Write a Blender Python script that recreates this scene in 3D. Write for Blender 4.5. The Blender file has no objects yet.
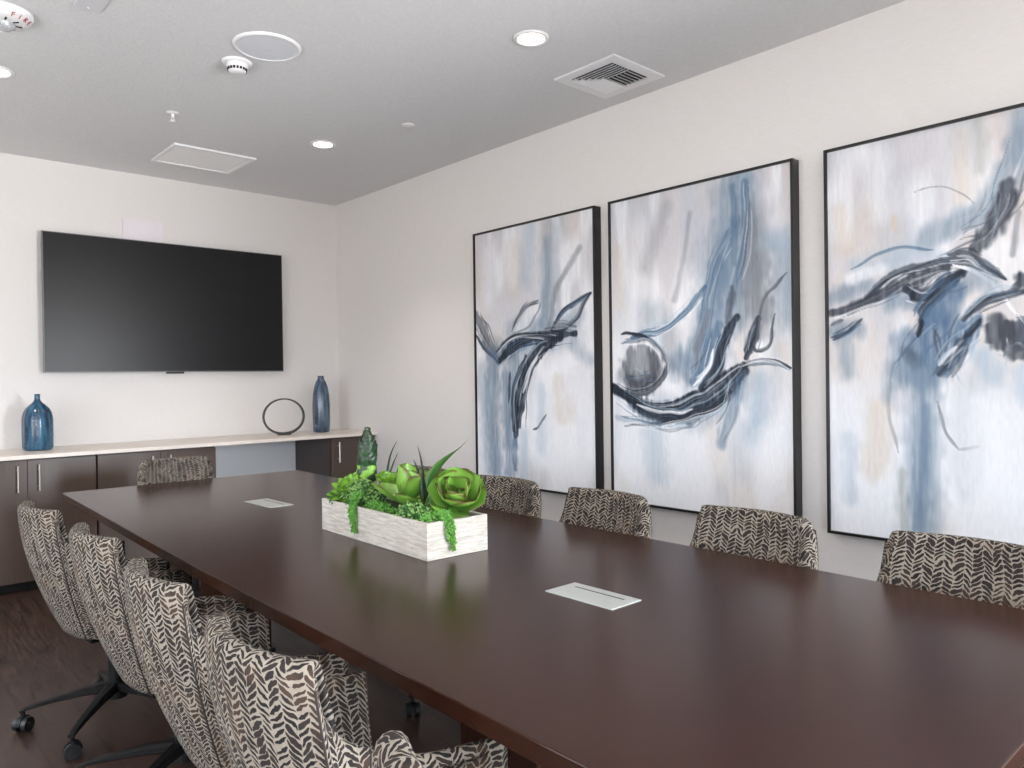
import bpy, bmesh, math, random
import numpy as np
from mathutils import Vector, Matrix, noise as mnoise
random.seed(7)
PI = math.pi
D = bpy.data
COL = bpy.context.scene.collection

# ------------------------------------------------------------------ dimensions
WR = 3.455      # right wall x
WL = -1.7       # left wall x
YB = 6.20       # back wall y
YR = -1.6       # rear wall y (behind the camera)
HC = 2.90       # ceiling

# ------------------------------------------------------------------ helpers
def srgb(h):
    h = h.lstrip('#')
    v = [int(h[i:i+2], 16) / 255 for i in (0, 2, 4)]
    return tuple((c / 12.92 if c <= .04045 else ((c + .055) / 1.055) ** 2.4) for c in v) + (1,)

class NT:
    def __init__(s, name):
        s.m = D.materials.new(name); s.m.use_nodes = True
        s.t = s.m.node_tree; s.n = s.t.nodes; s.b = s.n['Principled BSDF']
        s.out = s.n['Material Output']
    def add(s, typ, **kw):
        n = s.n.new(typ)
        for k, v in kw.items():
            if k.startswith('i_'):
                n.inputs[int(k[2:])].default_value = v
            elif k.startswith('I_'):
                n.inputs[k[2:]].default_value = v
            else: setattr(n, k, v)
        return n
    def ln(s, a, b): s.t.links.new(a, b)
    def math(s, op, a, b=None, c=None):
        n = s.n.new('ShaderNodeMath'); n.operation = op
        for i, v in enumerate((a, b, c)):
            if v is None: continue
            if isinstance(v, (int, float)): n.inputs[i].default_value = v
            else: s.ln(v, n.inputs[i])
        return n.outputs[0]
    def smooth(s, v, a, b):
        n = s.n.new('ShaderNodeMapRange'); n.interpolation_type = 'SMOOTHSTEP'
        s.ln(v, n.inputs[0]); n.inputs[1].default_value = a; n.inputs[2].default_value = b
        return n.outputs[0]
    def mix(s, f, a, b):
        n = s.n.new('ShaderNodeMix'); n.data_type = 'RGBA'
        for k, v in ((0, f), (6, a), (7, b)):
            if isinstance(v, (int, float, tuple)): n.inputs[k].default_value = v
            else: s.ln(v, n.inputs[k])
        return n.outputs[2]
    def noise(s, vec, scale, detail=3, rough=.5, dims='3D'):
        n = s.n.new('ShaderNodeTexNoise'); n.noise_dimensions = dims
        if vec is not None: s.ln(vec, n.inputs['Vector'])
        n.inputs['Scale'].default_value = scale; n.inputs['Detail'].default_value = detail
        n.inputs['Roughness'].default_value = rough
        return n.outputs[0]
    def coord(s, k='Object'): return s.n.new('ShaderNodeTexCoord').outputs[k]
    def mapping(s, vec, scale=(1, 1, 1), rot=(0, 0, 0), loc=(0, 0, 0)):
        n = s.n.new('ShaderNodeMapping'); s.ln(vec, n.inputs[0])
        n.inputs['Scale'].default_value = scale; n.inputs['Rotation'].default_value = rot
        n.inputs['Location'].default_value = loc
        return n.outputs[0]
    def bump(s, h, strength=.2, dist=.002):
        n = s.n.new('ShaderNodeBump'); s.ln(h, n.inputs['Height'])
        n.inputs['Strength'].default_value = strength; n.inputs['Distance'].default_value = dist
        s.ln(n.outputs[0], s.b.inputs['Normal'])
    def base(s, v):
        if isinstance(v, tuple): s.b.inputs['Base Color'].default_value = v
        else: s.ln(v, s.b.inputs['Base Color'])
    def rough(s, v):
        if isinstance(v, (int, float)): s.b.inputs['Roughness'].default_value = v
        else: s.ln(v, s.b.inputs['Roughness'])

def simple(name, col, rough=.5, metal=0, var=.06, scale=20, spec=.5, bump=0, bscale=200, bdist=.001, coat=0):
    t = NT(name)
    co = t.coord()
    c = srgb(col)
    dk = tuple(x * (1 - var * 2) for x in c[:3]) + (1,)
    lt = tuple(min(1, x * (1 + var)) for x in c[:3]) + (1,)
    t.base(t.mix(t.noise(co, scale), dk, lt))
    t.rough(rough); t.b.inputs['Metallic'].default_value = metal
    t.b.inputs['Specular IOR Level'].default_value = spec
    t.b.inputs['Coat Weight'].default_value = coat
    if bump: t.bump(t.noise(co, bscale, 2), bump, bdist)
    return t.m

def emit(name, col, strength):
    t = NT(name)
    t.base(srgb('#ffffff')); t.b.inputs['Emission Color'].default_value = srgb(col)
    t.b.inputs['Emission Strength'].default_value = strength
    return t.m

# ------------------------------------------------------------------ mesh helpers
def link(name, me, mat=None, parent=None, loc=None, rot=None, smooth=False):
    o = D.objects.new(name, me); COL.objects.link(o)
    if mat is not None and me is not None and not me.materials: me.materials.append(mat)
    if parent is not None: o.parent = parent
    if loc is not None: o.location = loc
    if rot is not None: o.rotation_euler = rot
    if smooth and me is not None:
        for p in me.polygons: p.use_smooth = True
    return o

def thing(name, label, cat, loc=(0, 0, 0), rotz=0, group=None):
    o = D.objects.new(name, None); COL.objects.link(o)
    o.empty_display_size = .1
    o.location = loc; o.rotation_euler = (0, 0, rotz)
    tag(o, label, cat, group); return o

def tag(o, label, cat, group=None):
    o['label'] = label; o['category'] = cat
    if group: o['group'] = group
    return o

def bm_me(bm, name):
    bmesh.ops.recalc_face_normals(bm, faces=bm.faces[:])
    me = D.meshes.new(name); bm.to_mesh(me); bm.free(); return me

def box(bm, x0, x1, y0, y1, z0, z1, bev=0, seg=2):
    r = bmesh.ops.create_cube(bm, size=1)
    vs = r['verts']
    bmesh.ops.scale(bm, vec=(x1 - x0, y1 - y0, z1 - z0), verts=vs)
    bmesh.ops.translate(bm, vec=((x0 + x1) / 2, (y0 + y1) / 2, (z0 + z1) / 2), verts=vs)
    if bev:
        es = list({e for v in vs for e in v.link_edges})
        bmesh.ops.bevel(bm, geom=es, offset=bev, segments=seg, profile=.5, affect='EDGES')
    return vs

def boxo(name, b, mat, parent=None, bev=0, smooth=False):
    bm = bmesh.new(); box(bm, *b, bev=bev)
    return link(name, bm_me(bm, name), mat, parent, smooth=smooth)

def cyl(bm, p0, p1, r0, r1=None, n=24, caps=True):
    r1 = r0 if r1 is None else r1
    p0 = Vector(p0); p1 = Vector(p1); d = p1 - p0
    q = d.to_track_quat('Z', 'Y').to_matrix().to_4x4()
    M = Matrix.Translation((p0 + p1) / 2) @ q
    return bmesh.ops.create_cone(bm, cap_ends=caps, segments=n, radius1=r0, radius2=r1, depth=d.length, matrix=M)['verts']

def lathe(prof, n=40, name='lathe', fx=1, fy=1, closed=False):
    """prof: list of (r,z) bottom to top"""
    vs = []; fs = []
    m = len(prof)
    for j in range(n):
        a = 2 * PI * j / n
        for r, z in prof: vs.append((r * math.cos(a) * fx, r * math.sin(a) * fy, z))
    for j in range(n):
        k = (j + 1) % n
        for i in range(m - 1 + (1 if closed else 0)):
            i2 = (i + 1) % m
            fs.append((j * m + i, k * m + i, k * m + i2, j * m + i2))
    me = D.meshes.new(name); me.from_pydata(vs, [], fs)
    bm = bmesh.new(); bm.from_mesh(me)
    bmesh.ops.remove_doubles(bm, verts=bm.verts[:], dist=1e-5)
    bmesh.ops.recalc_face_normals(bm, faces=bm.faces[:])
    bm.to_mesh(me); bm.free()
    for p in me.polygons: p.use_smooth = True
    return me

def tube(pts, r, n=8, name='tube', close=False, rf=None):
    """swept circle through pts"""
    P = [Vector(p) for p in pts]; N = len(P)
    vs = []; fs = []
    up = Vector((0, 0, 1))
    for i, p in enumerate(P):
        if close: t = (P[(i + 1) % N] - P[i - 1])
        else: t = P[min(i + 1, N - 1)] - P[max(i - 1, 0)]
        t.normalize()
        a = t.cross(up)
        if a.length < .05: a = t.cross(Vector((1, 0, 0)))
        a.normalize(); b = a.cross(t)
        rr = r if rf is None else r * rf(i / (N - 1))
        for k in range(n):
            w = 2 * PI * k / n
            vs.append(p + (a * math.cos(w) + b * math.sin(w)) * rr)
    for i in range(N - (0 if close else 1)):
        j = (i + 1) % N
        for k in range(n):
            l = (k + 1) % n
            fs.append((i * n + k, i * n + l, j * n + l, j * n + k))
    if not close:
        fs.append(tuple(range(n))); fs.append(tuple((N - 1) * n + k for k in range(n)))
    me = D.meshes.new(name); me.from_pydata([tuple(v) for v in vs], [], fs)
    bm = bmesh.new(); bm.from_mesh(me); bmesh.ops.recalc_face_normals(bm, faces=bm.faces[:]); bm.to_mesh(me); bm.free()
    for p in me.polygons: p.use_smooth = True
    return me

def prism(outline, z0, z1, name, bev=0):
    bm = bmesh.new()
    b = [bm.verts.new((x, y, z0)) for x, y in outline]
    t = [bm.verts.new((x, y, z1)) for x, y in outline]
    n = len(b)
    bm.faces.new(b); bm.faces.new(t)
    for i in range(n): bm.faces.new((b[i], b[(i + 1) % n], t[(i + 1) % n], t[i]))
    bmesh.ops.recalc_face_normals(bm, faces=bm.faces[:])
    if bev:
        es = [e for e in bm.edges if e.calc_face_angle(0) > .5 and abs(e.verts[0].co.z - e.verts[1].co.z) < 1e-6]
        bmesh.ops.bevel(bm, geom=es, offset=bev, segments=2, profile=.5, affect='EDGES')
    return bm_me(bm, name)

def cr(ctrl, n):
    """Catmull-Rom through ctrl (tuples) -> n+1 samples, uniform parameter"""
    c = [np.array(p, float) for p in ctrl]
    c = [2 * c[0] - c[1]] + c + [2 * c[-1] - c[-2]]
    m = len(c) - 3; out = []
    for i in range(n + 1):
        s = i / n * m; k = min(int(s), m - 1); t = s - k
        p0, p1, p2, p3 = c[k:k + 4]
        out.append(.5 * ((2 * p1) + (-p0 + p2) * t + (2 * p0 - 5 * p1 + 4 * p2 - p3) * t * t + (-p0 + 3 * p1 - 3 * p2 + p3) * t ** 3))
    return out

def text_mesh(body, size, depth, mat, name, parent, loc, rot):
    cu = D.curves.new(name + '_curve', 'FONT'); cu.body = body; cu.size = size; cu.extrude = depth
    cu.align_x = 'CENTER'; cu.align_y = 'CENTER'
    o = D.objects.new(name, cu); COL.objects.link(o)
    dg = bpy.context.evaluated_depsgraph_get()
    me = D.meshes.new_from_object(o.evaluated_get(dg))
    D.objects.remove(o)
    return link(name, me, mat, parent, loc, rot)

def copy_thing(o, loc, rz, label):
    c = o.copy(); COL.objects.link(c); c.location = loc; c.rotation_euler = (0, 0, rz); c['label'] = label
    def kids(src, dst):
        for ch in list(src.children):
            k = ch.copy(); COL.objects.link(k); k.parent = dst
            kids(ch, k)
    kids(o, c)
    return c

def struct(name, me, mat):
    o = link(name, me, mat); o['kind'] = 'structure'; return o

# ------------------------------------------------------------------ materials
def m_wall():
    t = NT('warm_white_wallcovering'); co = t.coord()
    n1 = t.noise(t.mapping(co, (1, 1, 6)), 30, 4); n2 = t.noise(t.mapping(co, (60, 60, 4)), 6, 3)
    t.base(t.mix(n1, srgb('#ddd9d6'), srgb('#e7e4e2'))); t.rough(.75)
    t.b.inputs['Specular IOR Level'].default_value = .25
    t.bump(n2, .25, .002); return t.m
def m_ceiling():
    t = NT('textured_ceiling_paint'); co = t.coord()
    n = t.noise(co, 75, 4, .6)
    t.base(t.mix(n, srgb('#cdcdce'), srgb('#e3e3e4'))); t.rough(.9)
    t.b.inputs['Specular IOR Level'].default_value = .2
    t.bump(n, .6, .006); return t.m
def m_floor():
    t = NT('dark_wood_plank_floor'); co = t.coord()
    v = t.mapping(co, (1, 1, 1), (0, 0, PI / 2))
    br = t.add('ShaderNodeTexBrick'); t.ln(v, br.inputs['Vector'])
    br.offset = .37; br.inputs['Scale'].default_value = 1
    br.inputs['Color1'].default_value = (0, 0, 0, 1); br.inputs['Color2'].default_value = (1, 1, 1, 1)
    br.inputs['Mortar'].default_value = (.5, .5, .5, 1)
    br.inputs['Mortar Size'].default_value = .0015; br.inputs['Brick Width'].default_value = 1.22; br.inputs['Row Height'].default_value = .18
    g = t.smooth(t.noise(t.mapping(co, (18, 1.2, 1)), 4, 6, .7), .3, .72)
    g2 = t.noise(t.mapping(co, (3, .9, 1)), 2.2, 3)
    c = t.mix(g, srgb('#120b09'), srgb('#5a4338'))
    c = t.mix(t.math('MULTIPLY', br.outputs[0], .35), c, srgb('#46352f'))
    c = t.mix(t.math('MULTIPLY', g2, .5), c, srgb('#291c18'))
    c = t.mix(br.outputs['Fac'], c, srgb('#120c0a'))
    t.base(c); t.rough(t.math('MULTIPLY_ADD', g, .2, .32))
    t.bump(g, .12, .001); return t.m
def m_tabletop():
    t = NT('espresso_table_veneer'); co = t.coord()
    g = t.noise(t.mapping(co, (60, 2.2, 4)), 3, 5, .6); g2 = t.noise(co, 1.2, 2)
    c = t.mix(g, srgb('#26130c'), srgb('#3a2117')); c = t.mix(t.math('MULTIPLY', g2, .4), c, srgb('#2a150d'))
    t.base(c); t.rough(.23); t.b.inputs['Specular IOR Level'].default_value = .22
    return t.m
def m_laminate():
    t = NT('grey_brown_wood_laminate'); co = t.coord()
    g = t.noise(t.mapping(co, (90, 90, 1.6)), 2.2, 5, .62); g2 = t.noise(t.mapping(co, (14, 14, .8)), 1.5, 3)
    c = t.mix(g, srgb('#2b1e18'), srgb('#5c473a')); c = t.mix(t.math('MULTIPLY', g2, .5), c, srgb('#3a2b24'))
    tg = t.add('ShaderNodeTangent', direction_type='RADIAL', axis='Z'); t.ln(tg.outputs[0], t.b.inputs['Tangent'])
    t.b.inputs['Anisotropic'].default_value = .92; t.b.inputs['Anisotropic Rotation'].default_value = 0.25; t.b.inputs['Specular IOR Level'].default_value = 1.0
    t.base(c); t.rough(.42); t.bump(g, .06, .0006); return t.m
def m_darklam():
    t = NT('dark_end_panel_laminate'); co = t.coord()
    g = t.noise(t.mapping(co, (90, 90, 1.6)), 2.2, 5, .62)
    t.base(t.mix(g, srgb('#302724'), srgb('#4f423c'))); t.rough(.4); return t.m
def m_fabric():
    t = NT('herringbone_leaf_fabric')
    uv = t.coord('UV')
    sp = t.add('ShaderNodeSeparateXYZ')
    # wobble
    nz = t.add('ShaderNodeTexNoise'); t.ln(uv, nz.inputs['Vector']); nz.inputs['Scale'].default_value = 27; nz.inputs['Detail'].default_value = 2
    vm = t.add('ShaderNodeVectorMath', operation='MULTIPLY_ADD'); t.ln(nz.outputs['Color'], vm.inputs[0])
    vm.inputs[1].default_value = (.028, .026, 0); t.ln(uv, vm.inputs[2]); t.ln(vm.outputs[0], sp.inputs[0])
    W, Hh = .0275, .0130
    U = t.math('MULTIPLY', sp.outputs[0], 1 / W)
    colm = t.math('FLOOR', U); f = t.math('FRACT', U)
    par = t.math('PINGPONG', colm, 1)               # 0/1
    tri = t.math('ABSOLUTE', t.math('SUBTRACT', f, par))
    wn = t.add('ShaderNodeTexWhiteNoise', noise_dimensions='1D'); t.ln(t.math('FLOOR', t.math('MULTIPLY', colm, 1)), wn.inputs['W'])
    V = t.math('ADD', t.math('MULTIPLY', sp.outputs[1], 1 / Hh), t.math('ADD', t.math('MULTIPLY', tri, 1.25), t.math('MULTIPLY', wn.outputs[0], .45)))
    row = t.math('FLOOR', V); fv = t.math('FRACT', V)
    d = t.math('ABSOLUTE', t.math('SUBTRACT', fv, .5))           # 0 mid stripe
    cx = t.math('ABSOLUTE', t.math('SUBTRACT', f, .5))            # 0 mid column
    # per-leaf random
    cb = t.add('ShaderNodeCombineXYZ'); t.ln(colm, cb.inputs[0]); t.ln(row, cb.inputs[1])
    w2 = t.add('ShaderNodeTexWhiteNoise', noise_dimensions='2D'); t.ln(cb.outputs[0], w2.inputs['Vector'])
    half = t.math('SUBTRACT', t.math('MULTIPLY_ADD', w2.outputs[0], .26, .24), t.math('MULTIPLY', t.math('POWER', t.math('MULTIPLY', cx, 2), 3.0), .22))
    half = t.math('ADD', half, t.math('MULTIPLY', t.math('SUBTRACT', t.noise(uv, 150, 2), .5), .30))
    leaf = t.smooth(t.math('SUBTRACT', half, d), -.03, .05)
    edge = t.smooth(t.math('SUBTRACT', .485, cx), -.01, .03)
    mask = t.math('MULTIPLY', leaf, edge)
    dark = t.mix(w2.outputs[0], srgb('#1a191c'), srgb('#302b29'))
    brn = t.smooth(t.noise(uv, 9, 2), .52, .62)
    dark = t.mix(t.math('MULTIPLY', brn, .6), dark, srgb('#4a3a30'))
    lite = t.mix(t.noise(uv, 60, 3), srgb('#786f65'), srgb('#978e82'))
    t.base(t.mix(mask, lite, dark)); t.rough(.9); t.b.inputs['Specular IOR Level'].default_value = .15
    wv = t.noise(uv, 900, 2)
    t.bump(t.math('ADD', t.math('MULTIPLY', wv, .5), t.math('MULTIPLY', mask, .6)), .35, .0015)
    return t.m
def m_attr(name, rough=.6, bump=.3):
    t = NT(name); a = t.add('ShaderNodeAttribute', attribute_name='Col'); co = t.coord()
    t.base(a.outputs[0]); t.rough(rough); t.b.inputs['Specular IOR Level'].default_value = .25
    t.bump(t.noise(t.mapping(co, (140, 140, 12)), 2, 4), bump, .0012); return t.m
def m_leaf(name, mid, edge, base, e0=.30, tr=.1, rough=.42):
    t = NT(name); uv = t.coord('UV'); sp = t.add('ShaderNodeSeparateXYZ'); t.ln(uv, sp.inputs[0])
    cx = t.math('ABSOLUTE', t.math('SUBTRACT', sp.outputs[0], .5))
    e = t.smooth(t.math('ADD', cx, t.math('MULTIPLY', t.math('POWER', sp.outputs[1], 6), .16)), e0, .56)
    nn = t.noise(uv, 7, 3)
    c = t.mix(t.smooth(sp.outputs[1], 0, .7), srgb(base), srgb(mid))
    c = t.mix(t.math('MULTIPLY', nn, .35), c, srgb(base))
    c = t.mix(e, c, srgb(edge))
    t.base(c); t.rough(rough); t.b.inputs['Subsurface Weight'].default_value = tr
    t.b.inputs['Subsurface Radius'].default_value = (.01, .02, .005); return t.m
def m_vase(name, c0, c1, c2, hl):
    t = NT(name); co = t.coord()
    st = t.noise(t.mapping(co, (16, 16, 2.0)), 2.4, 4); sp = t.noise(co, 120, 2)
    c = t.mix(t.smooth(st, .35, .65), srgb(c0), srgb(c1)); c = t.mix(t.smooth(sp, .62, .74), c, srgb(c2))
    t.base(c); t.rough(.22); t.b.inputs['Coat Weight'].default_value = .4; t.bump(t.noise(co, 60, 2), .15, .001); return t.m
def m_planter():
    t = NT('whitewashed_planter_wood'); co = t.coord()
    g = t.noise(t.mapping(co, (7, 7, 70)), 2, 5, .65)
    t.base(t.mix(t.smooth(g, .3, .7), srgb('#a59d92'), srgb('#cdc8bf'))); t.rough(.8); t.bump(g, .5, .002); return t.m
def m_perf():
    t = NT('perforated_white_metal'); co = t.coord()
    v = t.add('ShaderNodeTexVoronoi'); t.ln(co, v.inputs['Vector']); v.inputs['Scale'].default_value = 90; v.inputs['Randomness'].default_value = 0
    h = t.smooth(v.outputs['Distance'], .22, .34)
    t.base(t.mix(h, srgb('#cfd0d1'), srgb('#f6f6f6'))); t.rough(.5); return t.m
def m_screen():
    t = NT('dark_display_glass'); co = t.coord()
    t.base(t.mix(t.noise(co, 3), srgb('#0b0b0d'), srgb('#0e0e10'))); t.rough(.32); t.b.inputs['Specular IOR Level'].default_value = .3; return t.m
def m_glass():
    t = NT('window_pane_glass'); n = t.n
    tr = n.new('ShaderNodeBsdfTransparent'); gl = n.new('ShaderNodeBsdfGlossy'); gl.inputs['Roughness'].default_value = .02
    mx = n.new('ShaderNodeMixShader'); mx.inputs[0].default_value = .06
    t.ln(tr.outputs[0], mx.inputs[1]); t.ln(gl.outputs[0], mx.inputs[2]); t.ln(mx.outputs[0], t.out.inputs[0]); return t.m

WALL = m_wall(); CEIL = m_ceiling(); FLOOR = m_floor(); TOP = m_tabletop(); LAM = m_laminate(); DLAM = m_darklam()
FAB = m_fabric(); LEAFPLAIN = None
TRIM = simple('white_trim_paint', '#e4e2de', .45)
WHITE_METAL = simple('white_fixture_plastic', '#e9e9ea', .45, var=.02)
GREY_LENS = simple('speaker_grille_white', '#d9dce2', .6, var=.02, bump=.3, bscale=900)
DARKGAP = simple('dark_duct_interior', '#1d1e20', .8)
BLACKP = simple('black_nylon', '#09090a', .45, var=.1, spec=.3)
BLACKF = simple('black_frame_paint', '#0c0b0c', .4, var=.1)
CHROME = simple('brushed_nickel', '#c9c4bc', .32, 1, var=.04, scale=80)
ALU = simple('brushed_aluminium_lid', '#b9bcb8', .38, .35, var=.05, scale=60)
COUNTER = simple('cream_solid_surface', '#e6dcd2', .35, var=.03, scale=40)
SOIL = simple('dark_moss', '#1d2a14', .9, var=.3, scale=60)
PERF = m_perf(); SCREEN = m_screen(); GLASS = m_glass()
REDINK = simple('red_ink', '#b0302c', .6)
LOGO = simple('logo_silver', '#8c8f92', .4)
BEZEL = simple('silver_bezel', '#6d6f71', .5, .2)
LAMP = emit('lit_led_lens', '#ffe2c2', 14)

# ------------------------------------------------------------------ the room
def wall_with_hole(name, axis, pos, th, a0, a1, h0, h1, z1):
    """wall in plane axis=pos with an opening a0..a1 x h0..h1 (None = solid)"""
    pass

bm = bmesh.new(); box(bm, WL - .1, WR + .1, YR - .1, YB + .1, -.1, 0); struct('floor', bm_me(bm, 'floor'), FLOOR)
bm = bmesh.new(); box(bm, WL - .1, WR + .1, YR - .1, YB + .1, HC, HC + .1); struct('ceiling', bm_me(bm, 'ceiling'), CEIL)
bm = bmesh.new(); box(bm, WR, WR + .1, YR - .1, YB + .1, 0, HC); struct('wall_right', bm_me(bm, 'wall_right'), WALL)
bm = bmesh.new(); box(bm, WL, WR, YB, YB + .1, 0, HC); struct('wall_back', bm_me(bm, 'wall_back'), WALL)
# rear wall (behind camera) with a tall glazed opening
RX0, RX1, RZ1 = 2.35, 3.25, 2.12
QX0, QX1, QZ0 = -1.3, 1.2, .7  # second rear window, unseen, added for frontal light on the back wall
bm = bmesh.new()
box(bm, WL, QX0, YR - .1, YR, 0, HC); box(bm, QX1, RX0, YR - .1, YR, 0, HC); box(bm, QX0, QX1, YR - .1, YR, 0, QZ0); box(bm, QX0, QX1, YR - .1, YR, RZ1, HC); box(bm, RX1, WR, YR - .1, YR, 0, HC); box(bm, RX0, RX1, YR - .1, YR, RZ1, HC)
struct('wall_front', bm_me(bm, 'wall_front'), WALL)
# left wall with a wide unseen window, added and placed for its side light
LY0, LY1, LZ0, LZ1 = .7, 4.3, .55, 1.95
bm = bmesh.new()
box(bm, WL - .1, WL, YR - .1, LY0, 0, HC); box(bm, WL - .1, WL, LY1, YB + .1, 0, HC)
box(bm, WL - .1, WL, LY0, LY1, 0, LZ0); box(bm, WL - .1, WL, LY0, LY1, LZ1, HC)
struct('wall_left', bm_me(bm, 'wall_left'), WALL)
def window(name, bars, pane):
    bm = bmesh.new()
    for b in bars: box(bm, *b)
    f = struct(name, bm_me(bm, name), TRIM)
    boxo('window_pane', pane, GLASS, f)
window('fill_window_left', [(WL - .08, WL - .02, LY0, LY1, LZ0, LZ0 + .05), (WL - .08, WL - .02, LY0, LY1, LZ1 - .05, LZ1)] +
       [(WL - .08, WL - .02, y, y + .05, LZ0 + .05, LZ1 - .05) for y in (LY0, 1.88, 3.07, LY1 - .05)],
       (WL - .053, WL - .047, LY0 + .02, LY1 - .02, LZ0 + .02, LZ1 - .02))
window('window_2', [(RX0, RX1, YR - .08, YR - .02, 0, .06), (RX0, RX1, YR - .08, YR - .02, RZ1 - .05, RZ1),
       (RX0, RX0 + .05, YR - .08, YR - .02, .06, RZ1 - .05), (RX1 - .05, RX1, YR - .08, YR - .02, .06, RZ1 - .05)],
       (RX0 + .02, RX1 - .02, YR - .053, YR - .047, .03, RZ1 - .02))
window('fill_window_rear', [(QX0, QX1, YR - .08, YR - .02, QZ0, QZ0 + .05), (QX0, QX1, YR - .08, YR - .02, RZ1 - .05, RZ1)] +
       [(x, x + .05, YR - .08, YR - .02, QZ0 + .05, RZ1 - .05) for x in (QX0, -.075, QX1 - .05)],
       (QX0 + .02, QX1 - .02, YR - .053, YR - .047, QZ0 + .02, RZ1 - .02))
bm = bmesh.new(); box(bm, 2.096, 3.019, YB - .008, YB, .10, .835); struct('knee_fill_panel', bm_me(bm, 'knee_fill_panel'), simple('daylight_tinted_gloss_panel', '#eceff3', .3, var=.01))  # panel added over the wall; its cool white stands in for daylight under the counter
def bboard(name, b):
    bm = bmesh.new(); box(bm, *b, bev=.003); struct(name, bm_me(bm, name), TRIM)
bboard('baseboard_right', (WR - .013, WR, YR, 5.57, 0, .10))
bboard('baseboard_back', (2.10, 3.02, YB - .013, YB, 0, .10))
bboard('baseboard_left', (WL, WL + .013, YR, YB, 0, .10))

# ------------------------------------------------------------------ ceiling fixtures
def downlight(x, y, label):
    t = thing('recessed_downlight', label, 'ceiling light', (x, y, HC), 0, 'round recessed ceiling lights')
    link('trim_ring', lathe([(.062, -.001), (.062, -.004), (.068, -.009), (.082, -.007), (.086, 0), (.062, 0)], 40, 'trim_ring', closed=False), WHITE_METAL, t)
    link('lens', lathe([(0, -.0045), (.04, -.0045), (.0635, -.003)], 32, 'downlight_lens'), LAMP, t)
    L = D.lights.new('downlight_lamp', 'SPOT'); L.energy = LAMPW; L.spot_size = math.radians(104); L.spot_blend = .8
    L.shadow_soft_size = .055; L.color = (1, .88, .77)
    lo = D.objects.new('downlight_lamp', L); COL.objects.link(lo); lo.parent = t; lo.location = (0, 0, -.07)
    return t
LAMPW = 38
downlight(2.472, 2.573, 'lit round recessed ceiling light nearest the square slatted air vent')
downlight(2.494, 4.635, 'lit round recessed ceiling light near the back right corner, beyond the perforated panel')
downlight(.645, 4.60, 'lit round recessed ceiling light at the left edge of the photo below the fire alarm')

# square louvred supply vent
t = thing('air_supply_vent', 'square white ceiling vent with dark slanted louvres beside the large paintings wall', 'vent', (3.11, 2.64, HC))
bm = bmesh.new()
A, B = .208, .145
for b in ((-A, A, -A, -B), (-A, A, B, A), (-A, -B, -B, B), (B, A, -B, B)): box(bm, b[0], b[1], b[2], b[3], -.008, 0)
link('frame', bm_me(bm, 'vent_frame'), WHITE_METAL, t)
boxo('backing', (-B, B, -B, B, -.002, -.0005), DARKGAP, t)
def slat(x0, x1, y0, y1, axis, tilt, par):
    bm = bmesh.new()
    if axis == 'y': vs = box(bm, -.009, .009, y0, y1, -.0008, .0008); c = Vector(((x0 + x1) / 2, 0, -.011)); R = Matrix.Rotation(tilt, 4, 'Y')
    else: vs = box(bm, x0, x1, -.009, .009, -.0008, .0008); c = Vector((0, (y0 + y1) / 2, -.011)); R = Matrix.Rotation(tilt, 4, 'X')
    bmesh.ops.transform(bm, matrix=Matrix.Translation(c) @ R, verts=vs)
    link('louvre', bm_me(bm, 'louvre'), WHITE_METAL, par)
for k in range(6):       # left bank, slats run along y
    x = -B + .013 + k * .0225
    slat(x, x, -B, B - .012 - k * .019, 'y', math.radians(-40), t)
for k in range(11):
    y = -B + .013 + k * .0262
    if k < 6: slat(-.008, B, y, y, 'x', math.radians(44), t)
    else: slat(max(-B, -.008 - (k - 5) * .026), B, y, y, 'x', math.radians(-40), t)

# perforated return panel
t = thing('air_return_panel', 'rectangular white perforated ceiling panel above the television', 'vent', (2.005, 5.475, HC))
bm = bmesh.new()
for b in ((-.282, .282, -.25, -.222), (-.282, .282, .222, .25), (-.282, -.254, -.222, .222), (.254, .282, -.222, .222)): box(bm, b[0], b[1], b[2], b[3], -.014, 0, bev=.002)
link('frame', bm_me(bm, 'panel_frame'), WHITE_METAL, t)
boxo('perforated_face', (-.254, .254, -.222, .222, -.008, -.001), PERF, t)

# round speaker
t = thing('ceiling_speaker', 'large round flat white ceiling speaker beside the small smoke detector', 'speaker', (1.572, 3.452, HC))
link('rim', lathe([(.138, -.001), (.138, -.010), (.146, -.012), (.155, -.006), (.157, 0)], 56, 'speaker_rim'), WHITE_METAL, t)
link('grille', lathe([(0, -.010), (.07, -.0095), (.139, -.0085)], 56, 'speaker_grille'), GREY_LENS, t)

# smoke detector
t = thing('smoke_detector', 'small round white smoke detector with dark slots beside the round speaker', 'smoke detector', (1.535, 3.72, HC))
link('base_plate', lathe([(0, -.012), (.062, -.012), (.070, -.008), (.072, 0)], 40, 'detector_base'), WHITE_METAL, t)
link('housing', lathe([(0, -.055), (.028, -.055), (.040, -.050), (.046, -.038), (.050, -.020), (.050, -.012)], 40, 'detector_housing'), WHITE_METAL, t)
bm = bmesh.new()
for k in range(18):
    a = 2 * PI * k / 18
    vs = box(bm, -.0055, .0055, -.002, .002, -.006, .006)
    bmesh.ops.transform(bm, matrix=Matrix.Rotation(a, 4, 'Z') @ Matrix.Translation((0, -.0455, -.039)) @ Matrix.Rotation(.15, 4, 'X'), verts=vs)
link('air_slots', bm_me(bm, 'air_slots'), DARKGAP, t)

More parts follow.
